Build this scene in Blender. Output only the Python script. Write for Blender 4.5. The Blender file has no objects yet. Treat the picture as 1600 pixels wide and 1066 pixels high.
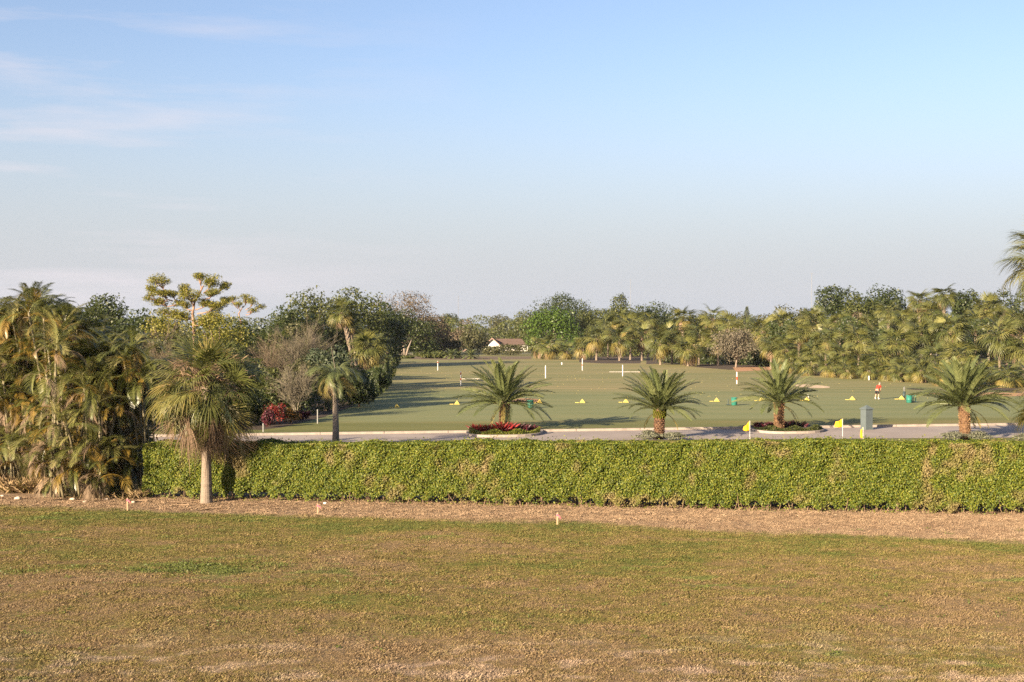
import bpy, math, random
import numpy as np
from mathutils import Vector, Matrix, Euler

R = math.radians
random.seed(7)
rng = np.random.default_rng(11)
scene = bpy.context.scene
COL = scene.collection

# ------------------------------------------------------------------ camera
CAM_H = 7.0
F = 2000.0            # focal length in photo pixels (photo is 1600 wide)
HY = 511.0            # horizon row of the photo
cam_d = bpy.data.cameras.new('camera')
cam = bpy.data.objects.new('camera', cam_d)
COL.objects.link(cam)
scene.camera = cam
cam_d.sensor_width = 36.0
cam_d.lens = 36.0 * F / 1600.0
cam_d.clip_start = 0.5
cam_d.clip_end = 9000.0
cam.location = (0, 0, CAM_H)
cam.rotation_euler = (R(90) - math.atan((533 - HY) / F), 0, 0)

# ------------------------------------------------------------------ sky and sun
SUN_EL = 17.5
SUN_AZ = 221.0        # compass style: 0 = +Y, clockwise seen from above
world = bpy.data.worlds.new('World')
scene.world = world
world.use_nodes = True
wn, wl = world.node_tree.nodes, world.node_tree.links
bg = wn['Background']
sky = wn.new('ShaderNodeTexSky')
sky.sky_type = 'NISHITA'
sky.sun_disc = False
sky.sun_elevation = R(SUN_EL)
sky.sun_rotation = R(SUN_AZ)
sky.altitude = 0
sky.air_density = 1.0
sky.dust_density = 2.0
sky.ozone_density = 2.3
# thin cirrus streaks, low contrast, in direction space
tc = wn.new('ShaderNodeTexCoord')
sep = wn.new('ShaderNodeSeparateXYZ'); wl.new(tc.outputs['Generated'], sep.inputs[0])
mp = wn.new('ShaderNodeMapping'); mp.inputs['Scale'].default_value = (3.0, 3.0, 26.0)
mp.inputs['Rotation'].default_value = (0.0, 0.12, 0.0)
mp.inputs['Location'].default_value = (1.3, 0.4, 0.9)
wl.new(tc.outputs['Generated'], mp.inputs[0])
cn = wn.new('ShaderNodeTexNoise'); cn.inputs['Scale'].default_value = 1.3
cn.inputs['Detail'].default_value = 7; cn.inputs['Roughness'].default_value = 0.58
wl.new(mp.outputs[0], cn.inputs['Vector'])
cr = wn.new('ShaderNodeValToRGB'); cr.color_ramp.elements[0].position = 0.50
cr.color_ramp.elements[1].position = 0.74
wl.new(cn.outputs['Fac'], cr.inputs[0])
lft = wn.new('ShaderNodeMapRange')   # the veil thickens towards the west (left)
lft.inputs['From Min'].default_value = -0.02; lft.inputs['From Max'].default_value = -0.40
wl.new(sep.outputs['X'], lft.inputs['Value'])
mu = wn.new('ShaderNodeMath'); mu.operation = 'MULTIPLY'
wl.new(cr.outputs[0], mu.inputs[0]); wl.new(lft.outputs[0], mu.inputs[1])
mu2 = wn.new('ShaderNodeMath'); mu2.operation = 'MULTIPLY'; mu2.inputs[1].default_value = 0.8
wl.new(mu.outputs[0], mu2.inputs[0])
# milky layer hugging the horizon all the way round
hz = wn.new('ShaderNodeMapRange')
hz.inputs['From Min'].default_value = 0.0; hz.inputs['From Max'].default_value = 0.22
hz.inputs['To Min'].default_value = 0.92; hz.inputs['To Max'].default_value = 0.0
hz.interpolation_type = 'SMOOTHSTEP'
wl.new(sep.outputs['Z'], hz.inputs['Value'])
mxh = wn.new('ShaderNodeMix'); mxh.data_type = 'RGBA'
mxh.inputs['B'].default_value = (2.62, 2.75, 3.02, 1)
wl.new(hz.outputs[0], mxh.inputs['Factor']); tint = wn.new('ShaderNodeMix'); tint.data_type = 'RGBA'; tint.blend_type = 'MULTIPLY'; tint.inputs['Factor'].default_value = 1.0
tint.inputs['B'].default_value = (0.97, 0.885, 0.925, 1); wl.new(sky.outputs[0], tint.inputs['A']); wl.new(tint.outputs['Result'], mxh.inputs['A'])
mxc = wn.new('ShaderNodeMix'); mxc.data_type = 'RGBA'
mxc.inputs['B'].default_value = (3.7, 3.4, 3.6, 1)
wl.new(mu2.outputs[0], mxc.inputs['Factor']); wl.new(mxh.outputs['Result'], mxc.inputs['A'])
wl.new(mxc.outputs['Result'], bg.inputs['Color'])
bg.inputs['Strength'].default_value = 0.062

sun_d = bpy.data.lights.new('sun', 'SUN')
sun_d.energy = 5.0
sun_d.angle = R(0.6)
sun_d.color = (1.0, 0.80, 0.56)
sun = bpy.data.objects.new('sun', sun_d)
COL.objects.link(sun)
sun.rotation_euler = (R(90 - SUN_EL), 0, R(180 - SUN_AZ))
scene.view_settings.view_transform = 'Standard'
scene.view_settings.look = 'None'
scene.view_settings.exposure = 1.96
scene.view_settings.gamma = 1.0
try:
    scene.view_settings.use_curve_mapping = False
except Exception:
    pass
scene.render.engine = 'CYCLES'
scene.cycles.max_bounces = 6
scene.cycles.diffuse_bounces = 3
scene.cycles.transmission_bounces = 3
scene.cycles.volume_bounces = 0
scene.cycles.use_denoising = False
scene.cycles.use_adaptive_sampling = False

# ------------------------------------------------------------------ coordinates
def gd(y):                      # distance of the ground seen at row y
    return CAM_H * F / (y - HY)
def wx(px, d):
    return (px - 800.0) / F * d
def wz(y, d):
    return CAM_H - (y - HY) * d / F
def GP(px, y, z=0.0):           # ground point seen at a pixel
    d = gd(y)
    return (wx(px, d), d, z)

# ------------------------------------------------------------------ object helpers
def tag(o, label=None, cat=None, group=None, kind=None):
    if label: o['label'] = label
    if cat: o['category'] = cat
    if group: o['group'] = group
    if kind: o['kind'] = kind
    return o

def thing(name, loc, label, cat, group=None, rz=0.0, sc=1.0):
    o = bpy.data.objects.new(name, None)
    o.empty_display_size = 0.3
    COL.objects.link(o)
    o.location = loc
    o.rotation_euler = (0, 0, rz)
    o.scale = (sc, sc, sc)
    return tag(o, label, cat, group)

def obj(name, me, parent=None, loc=None, rot=None, sc=None):
    o = bpy.data.objects.new(name, me)
    COL.objects.link(o)
    if parent: o.parent = parent
    if loc is not None: o.location = loc
    if rot is not None: o.rotation_euler = rot
    if sc is not None: o.scale = (sc, sc, sc) if not isinstance(sc, (tuple, list)) else sc
    return o

class MB:
    """collects vertices and faces for one mesh"""
    def __init__(s): s.v = []; s.f = []; s.n = 0; s.r = []
    def add(s, V, Fs, rnd=0.5):
        V = np.asarray(V, float).reshape(-1, 3)
        for f in Fs:
            s.f.append(tuple(int(i) + s.n for i in f)); s.r.append(rnd)
        s.v.append(V); s.n += len(V)
        return s
    def tube(s, P, rad, k=6, rnd=0.5, cap=True):
        P = np.asarray(P, float); n = len(P)
        if np.isscalar(rad): rad = [rad] * n
        T = np.gradient(P, axis=0); T /= (np.linalg.norm(T, axis=1)[:, None] + 1e-9)
        ref = np.array([0.0, 0, 1]) if abs(T[0][2]) < 0.9 else np.array([1.0, 0, 0])
        A = np.linspace(0, 2 * math.pi, k, endpoint=False)
        V = []
        for i in range(n):
            u = np.cross(T[i], ref); u /= (np.linalg.norm(u) + 1e-9); w = np.cross(u, T[i])
            V.append(P[i] + rad[i] * (np.cos(A)[:, None] * u + np.sin(A)[:, None] * w))
        Fs = []
        for i in range(n - 1):
            for j in range(k):
                Fs.append((i * k + j, i * k + (j + 1) % k, (i + 1) * k + (j + 1) % k, (i + 1) * k + j))
        if cap:
            Fs.append(tuple(range(k - 1, -1, -1))); Fs.append(tuple((n - 1) * k + j for j in range(k)))
        return s.add(np.concatenate(V), Fs, rnd)
    def box(s, c, d, rz=0.0, rnd=0.5):
        x, y, z = d[0] / 2, d[1] / 2, d[2] / 2
        V = np.array([(a * x, b * y, g * z) for a in (-1, 1) for b in (-1, 1) for g in (-1, 1)])
        cz, sz = math.cos(rz), math.sin(rz)
        V = V @ np.array([[cz, sz, 0], [-sz, cz, 0], [0, 0, 1]]) + np.array(c)
        return s.add(V, [(0, 1, 3, 2), (4, 6, 7, 5), (0, 4, 5, 1), (2, 3, 7, 6), (0, 2, 6, 4), (1, 5, 7, 3)], rnd)
    def lathe(s, prof, k=12, rnd=0.5, c=(0, 0, 0)):
        V = []; A = np.linspace(0, 2 * math.pi, k, endpoint=False)
        for r, z in prof:
            V += [(r * math.cos(a) + c[0], r * math.sin(a) + c[1], z + c[2]) for a in A]
        Fs = []
        for i in range(len(prof) - 1):
            for j in range(k):
                Fs.append((i * k + j, i * k + (j + 1) % k, (i + 1) * k + (j + 1) % k, (i + 1) * k + j))
        Fs.append(tuple(range(k - 1, -1, -1))); Fs.append(tuple((len(prof) - 1) * k + j for j in range(k)))
        return s.add(V, Fs, rnd)
    def mesh(s, name, mat, smooth=False):
        me = bpy.data.meshes.new(name)
        V = np.concatenate(s.v) if s.v else np.zeros((0, 3))
        me.from_pydata(V.tolist(), [], s.f)
        a = me.attributes.new('rnd', 'FLOAT', 'FACE')
        a.data.foreach_set('value', np.array(s.r, np.float32))
        if mat: me.materials.append(mat)
        if smooth: me.polygons.foreach_set('use_smooth', [True] * len(me.polygons))
        me.update()
        return me

def np_mesh(name, V, Q, mat, rnd=None):
    """fast mesh of equal-sided faces"""
    V = np.asarray(V, np.float32); Q = np.asarray(Q, np.int32)
    me = bpy.data.meshes.new(name)
    n, k = Q.shape
    me.vertices.add(len(V)); me.vertices.foreach_set('co', V.ravel())
    me.loops.add(n * k); me.loops.foreach_set('vertex_index', Q.ravel())
    me.polygons.add(n); me.polygons.foreach_set('loop_start', np.arange(n, dtype=np.int32) * k)
    me.update(calc_edges=True)
    if rnd is not None:
        a = me.attributes.new('rnd', 'FLOAT', 'FACE')
        a.data.foreach_set('value', np.asarray(rnd, np.float32))
    me.materials.append(mat)
    return me

# ------------------------------------------------------------------ materials
def new_mat(name):
    m = bpy.data.materials.new(name); m.use_nodes = True
    nt = m.node_tree
    return m, nt, nt.nodes, nt.links, nt.nodes['Principled BSDF']

ALB = 0.66      # overall reflectance of plants and soil
def ramp(N, cols, lo=0.0, hi=1.0):
    r = N.new('ShaderNodeValToRGB')
    cr_ = r.color_ramp
    while len(cr_.elements) < len(cols): cr_.elements.new(0.5)
    for i, c in enumerate(cols):
        cr_.elements[i].position = lo + (hi - lo) * i / max(1, len(cols) - 1)
        cr_.elements[i].color = (*[q * ALB for q in c], 1)
    return r

def noise(N, L, vec, scale, detail=3, rough=0.55, dist=0.0):
    n = N.new('ShaderNodeTexNoise')
    n.inputs['Scale'].default_value = scale; n.inputs['Detail'].default_value = detail
    n.inputs['Roughness'].default_value = rough; n.inputs['Distortion'].default_value = dist
    if vec is not None: L.new(vec, n.inputs['Vector'])
    return n

def mixc(N, L, fac, a, b, blend='MIX'):
    m = N.new('ShaderNodeMix'); m.data_type = 'RGBA'; m.blend_type = blend
    for key, v in (('Factor', fac), ('A', a), ('B', b)):
        if isinstance(v, (int, float)): m.inputs[key].default_value = v
        elif isinstance(v, tuple): m.inputs[key].default_value = (*v, 1)
        else: L.new(v, m.inputs[key])
    return m.outputs['Result']

def math_n(N, L, op, a, b=None, clamp=False):
    m = N.new('ShaderNodeMath'); m.operation = op; m.use_clamp = clamp
    for i, v in enumerate((a, b)):
        if v is None: continue
        if isinstance(v, (int, float)): m.inputs[i].default_value = v
        else: L.new(v, m.inputs[i])
    return m.outputs[0]

def map_r(N, L, v, a, b, c=0.0, d=1.0, smooth=True):
    m = N.new('ShaderNodeMapRange')
    if smooth: m.interpolation_type = 'SMOOTHSTEP'
    m.inputs['From Min'].default_value = a; m.inputs['From Max'].default_value = b
    m.inputs['To Min'].default_value = c; m.inputs['To Max'].default_value = d
    L.new(v, m.inputs['Value'])
    return m.outputs[0]

def leaf_mat(name, cols, rough=0.55, trans=0.30, big=None, bigscale=0.25, use_obj=0.35, spec=0.35, source='attr'):
    """foliage: colour from the per-leaf value, shifted by a larger patch noise and by the object"""
    m, nt, N, L, P = new_mat(name)
    at = N.new('ShaderNodeAttribute'); at.attribute_name = 'rnd'
    oi = N.new('ShaderNodeObjectInfo')
    geo = N.new('ShaderNodeNewGeometry')
    nz = noise(N, L, geo.outputs['Position'], bigscale, 2)
    base = at.outputs['Fac'] if source == 'attr' else oi.outputs['Random']
    v = math_n(N, L, 'MULTIPLY', base, 1 - use_obj)
    v2 = math_n(N, L, 'MULTIPLY', nz.outputs['Fac'] if source == 'attr' else at.outputs['Fac'], use_obj)
    v = math_n(N, L, 'ADD', v, v2, True)
    r = ramp(N, cols); L.new(v, r.inputs[0])
    col = r.outputs[0]
    if big:
        f = map_r(N, L, nz.outputs['Fac'], 0.55, 0.72)
        col = mixc(N, L, f, col, big)
    L.new(col, P.inputs['Base Color'])
    P.inputs['Roughness'].default_value = rough
    P.inputs['Specular IOR Level'].default_value = spec
    tr = N.new('ShaderNodeBsdfTranslucent')
    tcol = mixc(N, L, 0.5, col, (0.20, 0.26, 0.04))
    L.new(tcol, tr.inputs['Color'])
    mx = N.new('ShaderNodeMixShader'); mx.inputs[0].default_value = trans
    L.new(P.outputs[0], mx.inputs[1]); L.new(tr.outputs[0], mx.inputs[2])
    L.new(mx.outputs[0], N['Material Output'].inputs['Surface'])
    return m

def plain_mat(name, col, rough=0.7, var=0.25, scale=8.0, bump=0.0, spec=0.3, metallic=0.0, col2=None, coord='Object', stretch=None):
    m, nt, N, L, P = new_mat(name)
    t = N.new('ShaderNodeTexCoord')
    vec = t.outputs[coord]
    if stretch:
        mp_ = N.new('ShaderNodeMapping'); mp_.inputs['Scale'].default_value = stretch
        L.new(vec, mp_.inputs[0]); vec = mp_.outputs[0]
    n1 = noise(N, L, vec, scale, 5, 0.6)
    c2 = col2 or tuple(c * (1 - var) for c in col)
    r = ramp(N, [tuple(q * 0.85 / ALB for q in c) for c in (c2, col, tuple(min(1, c * (1 + var * 0.5)) for c in col))], 0.3, 0.7)
    L.new(n1.outputs['Fac'], r.inputs[0]); L.new(r.outputs[0], P.inputs['Base Color'])
    P.inputs['Roughness'].default_value = rough
    P.inputs['Specular IOR Level'].default_value = spec
    P.inputs['Metallic'].default_value = metallic
    if bump:
        b = N.new('ShaderNodeBump'); b.inputs['Strength'].default_value = bump; b.inputs['Distance'].default_value = 0.02
        L.new(n1.outputs['Fac'], b.inputs['Height']); L.new(b.outputs[0], P.inputs['Normal'])
    return m

M = {}
# broad-leaved foliage
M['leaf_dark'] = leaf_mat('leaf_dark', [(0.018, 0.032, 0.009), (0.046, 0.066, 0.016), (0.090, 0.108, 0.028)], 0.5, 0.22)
M['leaf_mid'] = leaf_mat('leaf_mid', [(0.036, 0.052, 0.014), (0.082, 0.098, 0.022), (0.150, 0.152, 0.036)], 0.55, 0.25)
M['leaf_bright'] = leaf_mat('leaf_bright', [(0.045, 0.095, 0.012), (0.090, 0.160, 0.020), (0.135, 0.200, 0.030)], 0.45, 0.30)
M['leaf_olive'] = leaf_mat('leaf_olive', [(0.052, 0.056, 0.022), (0.095, 0.096, 0.036), (0.150, 0.140, 0.058)], 0.6, 0.22)
M['leaf_brown'] = leaf_mat('leaf_brown', [(0.085, 0.062, 0.036), (0.150, 0.112, 0.070), (0.230, 0.180, 0.125)], 0.8, 0.12)
M['leaf_grey'] = leaf_mat('leaf_grey', [(0.110, 0.095, 0.065), (0.180, 0.155, 0.105), (0.270, 0.230, 0.170)], 0.85, 0.08)
M['leaf_pine'] = leaf_mat('leaf_pine', [(0.110, 0.125, 0.020), (0.240, 0.225, 0.030), (0.360, 0.310, 0.045)], 0.55, 0.30, use_obj=0.55, bigscale=0.35)
M['leaf_blue'] = leaf_mat('leaf_blue', [(0.045, 0.070, 0.036), (0.085, 0.110, 0.060), (0.140, 0.160, 0.095)], 0.55, 0.2)
M['leaf_red'] = leaf_mat('leaf_red', [(0.12, 0.010, 0.014), (0.32, 0.020, 0.028), (0.46, 0.060, 0.040)], 0.45, 0.3)
M['leaf_croton'] = leaf_mat('leaf_croton', [(0.07, 0.008, 0.010), (0.19, 0.016, 0.018), (0.32, 0.045, 0.022)], 0.5, 0.2)
M['leaf_maroon'] = leaf_mat('leaf_maroon', [(0.040, 0.012, 0.018), (0.11, 0.020, 0.036), (0.22, 0.040, 0.065)], 0.45, 0.3)
M['leaf_orange'] = leaf_mat('leaf_orange', [(0.10, 0.06, 0.015), (0.26, 0.12, 0.02), (0.34, 0.16, 0.04)], 0.5, 0.3)
M['leaf_cover'] = leaf_mat('leaf_cover', [(0.055, 0.09, 0.015), (0.17, 0.19, 0.02), (0.30, 0.27, 0.03)], 0.5, 0.3, bigscale=1.6, use_obj=0.5)
M['leaf_weed'] = leaf_mat('leaf_weed', [(0.070, 0.095, 0.016), (0.120, 0.155, 0.026), (0.180, 0.200, 0.040)], 0.55, 0.25)
M['leaf_silver'] = leaf_mat('leaf_silver', [(0.12, 0.13, 0.085), (0.20, 0.21, 0.14), (0.30, 0.30, 0.22)], 0.6, 0.15)
M['leaf_straw'] = leaf_mat('leaf_straw', [(0.22, 0.14, 0.065), (0.34, 0.23, 0.115), (0.46, 0.33, 0.18)], 0.8, 0.15)
M['leaf_far'] = leaf_mat('leaf_far', [(0.030, 0.046, 0.018), (0.060, 0.075, 0.028), (0.100, 0.100, 0.045)], 0.7, 0.15, bigscale=0.03, use_obj=0.5)
M['leaf_hedge'] = leaf_mat('leaf_hedge', [(0.048, 0.088, 0.012), (0.145, 0.185, 0.021), (0.300, 0.295, 0.036)], 0.55, 0.26,
                           big=(0.20, 0.155, 0.065), bigscale=0.85, use_obj=0.15, spec=0.25)
# palm fronds (shared meshes; colour from the object's random value)
M['fan_green'] = leaf_mat('fan_green', [(0.062, 0.082, 0.022), (0.132, 0.144, 0.036), (0.240, 0.228, 0.062)], 0.5, 0.18, source='obj', use_obj=0.25, spec=0.5)
M['fan_yellow'] = leaf_mat('fan_yellow', [(0.150, 0.138, 0.034), (0.235, 0.195, 0.050), (0.320, 0.245, 0.080)], 0.5, 0.25, source='obj', use_obj=0.25)
M['skirt_dead'] = leaf_mat('skirt_dead', [(0.110, 0.070, 0.042), (0.200, 0.132, 0.082), (0.330, 0.235, 0.150)], 0.85, 0.12, source='obj', use_obj=0.5)
M['fan_dead'] = leaf_mat('fan_dead', [(0.200, 0.125, 0.075), (0.320, 0.215, 0.130), (0.430, 0.300, 0.190)], 0.8, 0.15, source='obj', use_obj=0.35)
M['date_green'] = leaf_mat('date_green', [(0.092, 0.120, 0.042), (0.150, 0.176, 0.064), (0.225, 0.240, 0.095)], 0.45, 0.2, source='obj', use_obj=0.4, spec=0.45)
M['date_yellow'] = leaf_mat('date_yellow', [(0.170, 0.150, 0.045), (0.260, 0.210, 0.060), (0.300, 0.220, 0.080)], 0.5, 0.2, source='obj', use_obj=0.4)
M['areca_green'] = leaf_mat('areca_green', [(0.090, 0.110, 0.026), (0.185, 0.190, 0.050), (0.350, 0.310, 0.130)], 0.36, 0.22, source='obj', use_obj=0.25, spec=0.6)
M['areca_yellow'] = leaf_mat('areca_yellow', [(0.190, 0.135, 0.024), (0.310, 0.200, 0.036), (0.360, 0.230, 0.070)], 0.42, 0.32, source='obj', use_obj=0.25, spec=0.5)
M['areca_dead'] = leaf_mat('areca_dead', [(0.130, 0.085, 0.045), (0.220, 0.150, 0.090), (0.330, 0.250, 0.175)], 0.75, 0.15, source='obj', use_obj=0.35)
# bark
M['bark_grey'] = plain_mat('bark_grey', (0.21, 0.165, 0.125), 0.9, 0.5, 3.0, 0.8, coord='Object', stretch=(6, 6, 14))
M['bark_pale'] = plain_mat('bark_pale', (0.215, 0.175, 0.135), 0.85, 0.35, 3.0, 0.5, stretch=(3, 3, 1))
M['bark_dark'] = plain_mat('bark_dark', (0.12, 0.088, 0.065), 0.9, 0.45, 4.0, 0.6)
M['bark_pine'] = plain_mat('bark_pine', (0.27, 0.17, 0.12), 0.9, 0.5, 4.0, 0.6)
M['bark_date'] = plain_mat('bark_date', (0.13, 0.075, 0.042), 0.9, 0.4, 12.0, 0.5)
M['boot_tan'] = leaf_mat('boot_tan', [(0.13, 0.068, 0.030), (0.23, 0.130, 0.062), (0.40, 0.25, 0.125)], 0.8, 0.0, use_obj=0.1)
M['boot_brown'] = leaf_mat('boot_brown', [(0.085, 0.042, 0.026), (0.15, 0.075, 0.042), (0.22, 0.115, 0.065)], 0.85, 0.0, use_obj=0.1)
M['areca_stem'] = plain_mat('areca_stem', (0.17, 0.145, 0.085), 0.6, 0.35, 2.0, 0.2, stretch=(1, 1, 9))
M['twig'] = plain_mat('twig', (0.20, 0.135, 0.085), 0.9, 0.4, 6.0)
M['hedge_core'] = plain_mat('hedge_core', (0.055, 0.052, 0.022), 0.95, 0.5, 6.0, 1.0)

def road_mat():
    m, nt, N, L, P = new_mat('road_paving')
    g = N.new('ShaderNodeNewGeometry')
    a = noise(N, L, g.outputs['Position'], 0.35, 4); b = noise(N, L, g.outputs['Position'], 22, 3)
    r = ramp(N, [(0.290, 0.235, 0.200), (0.360, 0.300, 0.255), (0.430, 0.360, 0.300)], 0.3, 0.7)
    L.new(a.outputs['Fac'], r.inputs[0])
    c = mixc(N, L, math_n(N, L, 'MULTIPLY', b.outputs['Fac'], 0.5), r.outputs[0], (0.19, 0.165, 0.155))
    L.new(c, P.inputs['Base Color']); P.inputs['Roughness'].default_value = 0.9
    bp = N.new('ShaderNodeBump'); bp.inputs['Strength'].default_value = 0.3; bp.inputs['Distance'].default_value = 0.01
    L.new(b.outputs['Fac'], bp.inputs['Height']); L.new(bp.outputs[0], P.inputs['Normal'])
    return m
M['road'] = road_mat()
M['kerb'] = plain_mat('kerb_concrete', (0.30, 0.255, 0.215), 0.85, 0.25, 2.5, 0.3)
M['sand'] = plain_mat('sand', (0.50, 0.38, 0.25), 0.95, 0.2, 3.0, 0.4)
M['clay'] = plain_mat('clay', (0.36, 0.20, 0.105), 0.95, 0.25, 2.0, 0.4)
M['soil'] = plain_mat('soil', (0.13, 0.092, 0.055), 0.95, 0.4, 1.0, 0.6)
M['mulch'] = plain_mat('mulch', (0.060, 0.042, 0.028), 0.95, 0.5, 9.0, 1.0)

def near_color(N, L, blade):
    """lawn / straw strip colour by place; shared by the soil and by the grass blades"""
    g = N.new('ShaderNodeNewGeometry'); pos = g.outputs['Position']
    s = N.new('ShaderNodeSeparateXYZ'); L.new(pos, s.inputs[0])
    # strip edge:  y = 45.3 - 0.215 x  (+ wobble), straw beyond it
    wob = noise(N, L, pos, 0.55, 4, 0.6)
    e = math_n(N, L, 'ADD', s.outputs['Y'], math_n(N, L, 'MULTIPLY', s.outputs['X'], 0.245))
    e = math_n(N, L, 'ADD', e, math_n(N, L, 'MULTIPLY', wob.outputs['Fac'], 1.9))
    e2 = math_n(N, L, 'ADD', e, math_n(N, L, 'MULTIPLY', noise(N, L, pos, 4.0, 4, 0.7).outputs['Fac'], 2.2))
    strip = map_r(N, L, e2, 46.5, 47.7)
    # mown stretch, elongated across the view
    mp_ = N.new('ShaderNodeMapping'); mp_.inputs['Scale'].default_value = (0.55, 1.0, 1.0); L.new(pos, mp_.inputs[0])
    big = noise(N, L, mp_.outputs[0], 0.21, 4, 0.62)
    mid = noise(N, L, mp_.outputs[0], 1.25, 4, 0.65)
    fin = noise(N, L, pos, 9.0, 4, 0.7)
    v = math_n(N, L, 'ADD', math_n(N, L, 'MULTIPLY', big.outputs['Fac'], 0.55), math_n(N, L, 'MULTIPLY', mid.outputs['Fac'], 0.45))
    # greener towards the far edge of the lawn
    far = map_r(N, L, e, 35.0, 46.0, -0.03, 0.075, False)
    v = math_n(N, L, 'ADD', v, far)
    v = math_n(N, L, 'ADD', v, math_n(N, L, 'MULTIPLY', math_n(N, L, 'SUBTRACT', fin.outputs['Fac'], 0.5), 0.60))
    k = 1.0 if blade else 0.75
    def K(c): return tuple(x * k for x in c)
    r = ramp(N, [K((0.310, 0.218, 0.118)), K((0.272, 0.202, 0.082)), K((0.242, 0.198, 0.062)), K((0.192, 0.186, 0.048)), K((0.135, 0.160, 0.038))], 0.40, 0.66)
    L.new(v, r.inputs[0])
    lawn = r.outputs[0]
    # vivid weed patches
    wd = noise(N, L, mp_.outputs[0], 0.9, 3, 0.7)
    wd2 = noise(N, L, pos, 0.16, 2)
    w = math_n(N, L, 'MULTIPLY', map_r(N, L, wd.outputs['Fac'], 0.56, 0.68), map_r(N, L, wd2.outputs['Fac'], 0.50, 0.60))
    lawn = mixc(N, L, math_n(N, L, 'MULTIPLY', w, 0.8), lawn, K((0.115, 0.150, 0.036)))
    # the named weed patch left of the middle
    dx = math_n(N, L, 'MULTIPLY', math_n(N, L, 'ADD', s.outputs['X'], 8.4), 0.40)
    dy = math_n(N, L, 'MULTIPLY', math_n(N, L, 'ADD', s.outputs['Y'], -36.5), 0.85)
    rr = math_n(N, L, 'SQRT', math_n(N, L, 'ADD', math_n(N, L, 'MULTIPLY', dx, dx), math_n(N, L, 'MULTIPLY', dy, dy)))
    rr = math_n(N, L, 'ADD', rr, math_n(N, L, 'MULTIPLY', math_n(N, L, 'SUBTRACT', mid.outputs['Fac'], 0.5), 6.0))
    pw = map_r(N, L, rr, 1.15, 0.35)
    lawn = mixc(N, L, math_n(N, L, 'MULTIPLY', pw, 0.7), lawn, K((0.110, 0.145, 0.032)))
    # worn pale ground nearest the camera
    near = map_r(N, L, s.outputs['Y'], 30.5, 26.0)
    bare = math_n(N, L, 'MULTIPLY', near, map_r(N, L, mid.outputs['Fac'], 0.47, 0.66))
    lawn = mixc(N, L, math_n(N, L, 'MULTIPLY', bare, 0.8), lawn, K((0.34, 0.25, 0.185)))
    # straw strip
    sn = noise(N, L, pos, 2.2, 5, 0.7)
    sr = ramp(N, [K((0.170, 0.100, 0.060)), K((0.340, 0.232, 0.145)), K((0.450, 0.325, 0.205)), K((0.53, 0.41, 0.28))], 0.3, 0.72)
    L.new(math_n(N, L, 'ADD', math_n(N, L, 'MULTIPLY', sn.outputs['Fac'], 0.6), math_n(N, L, 'MULTIPLY', fin.outputs['Fac'], 0.4)), sr.inputs[0])
    return mixc(N, L, strip, lawn, sr.outputs[0]), fin.outputs['Fac']

def near_mat(name, blade):
    m, nt, N, L, P = new_mat(name)
    c, h = near_color(N, L, blade)
    L.new(c, P.inputs['Base Color'])
    P.inputs['Roughness'].default_value = 0.75 if blade else 0.95
    P.inputs['Specular IOR Level'].default_value = 0.25 if blade else 0.1
    if blade:
        oi = N.new('ShaderNodeObjectInfo')
        f = map_r(N, L, oi.outputs['Random'], 0, 1, 0.60, 1.40, False)
        c2 = mixc(N, L, 1.0, c, (1, 1, 1), 'MULTIPLY')
        hs = N.new('ShaderNodeHueSaturation'); L.new(c, hs.inputs['Color']); L.new(f, hs.inputs['Value'])
        L.new(hs.outputs[0], P.inputs['Base Color'])
        tr = N.new('ShaderNodeBsdfTranslucent'); L.new(hs.outputs[0], tr.inputs['Color'])
        mx = N.new('ShaderNodeMixShader'); mx.inputs[0].default_value = 0.25
        L.new(P.outputs[0], mx.inputs[1]); L.new(tr.outputs[0], mx.inputs[2])
        L.new(mx.outputs[0], N['Material Output'].inputs['Surface'])
    else:
        b = N.new('ShaderNodeBump'); b.inputs['Strength'].default_value = 0.8; b.inputs['Distance'].default_value = 0.04
        L.new(h, b.inputs['Height']); L.new(b.outputs[0], P.inputs['Normal'])
    return m
M['near_soil'] = near_mat('near_soil', False)
M['near_blade'] = near_mat('near_blade', True)

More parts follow.
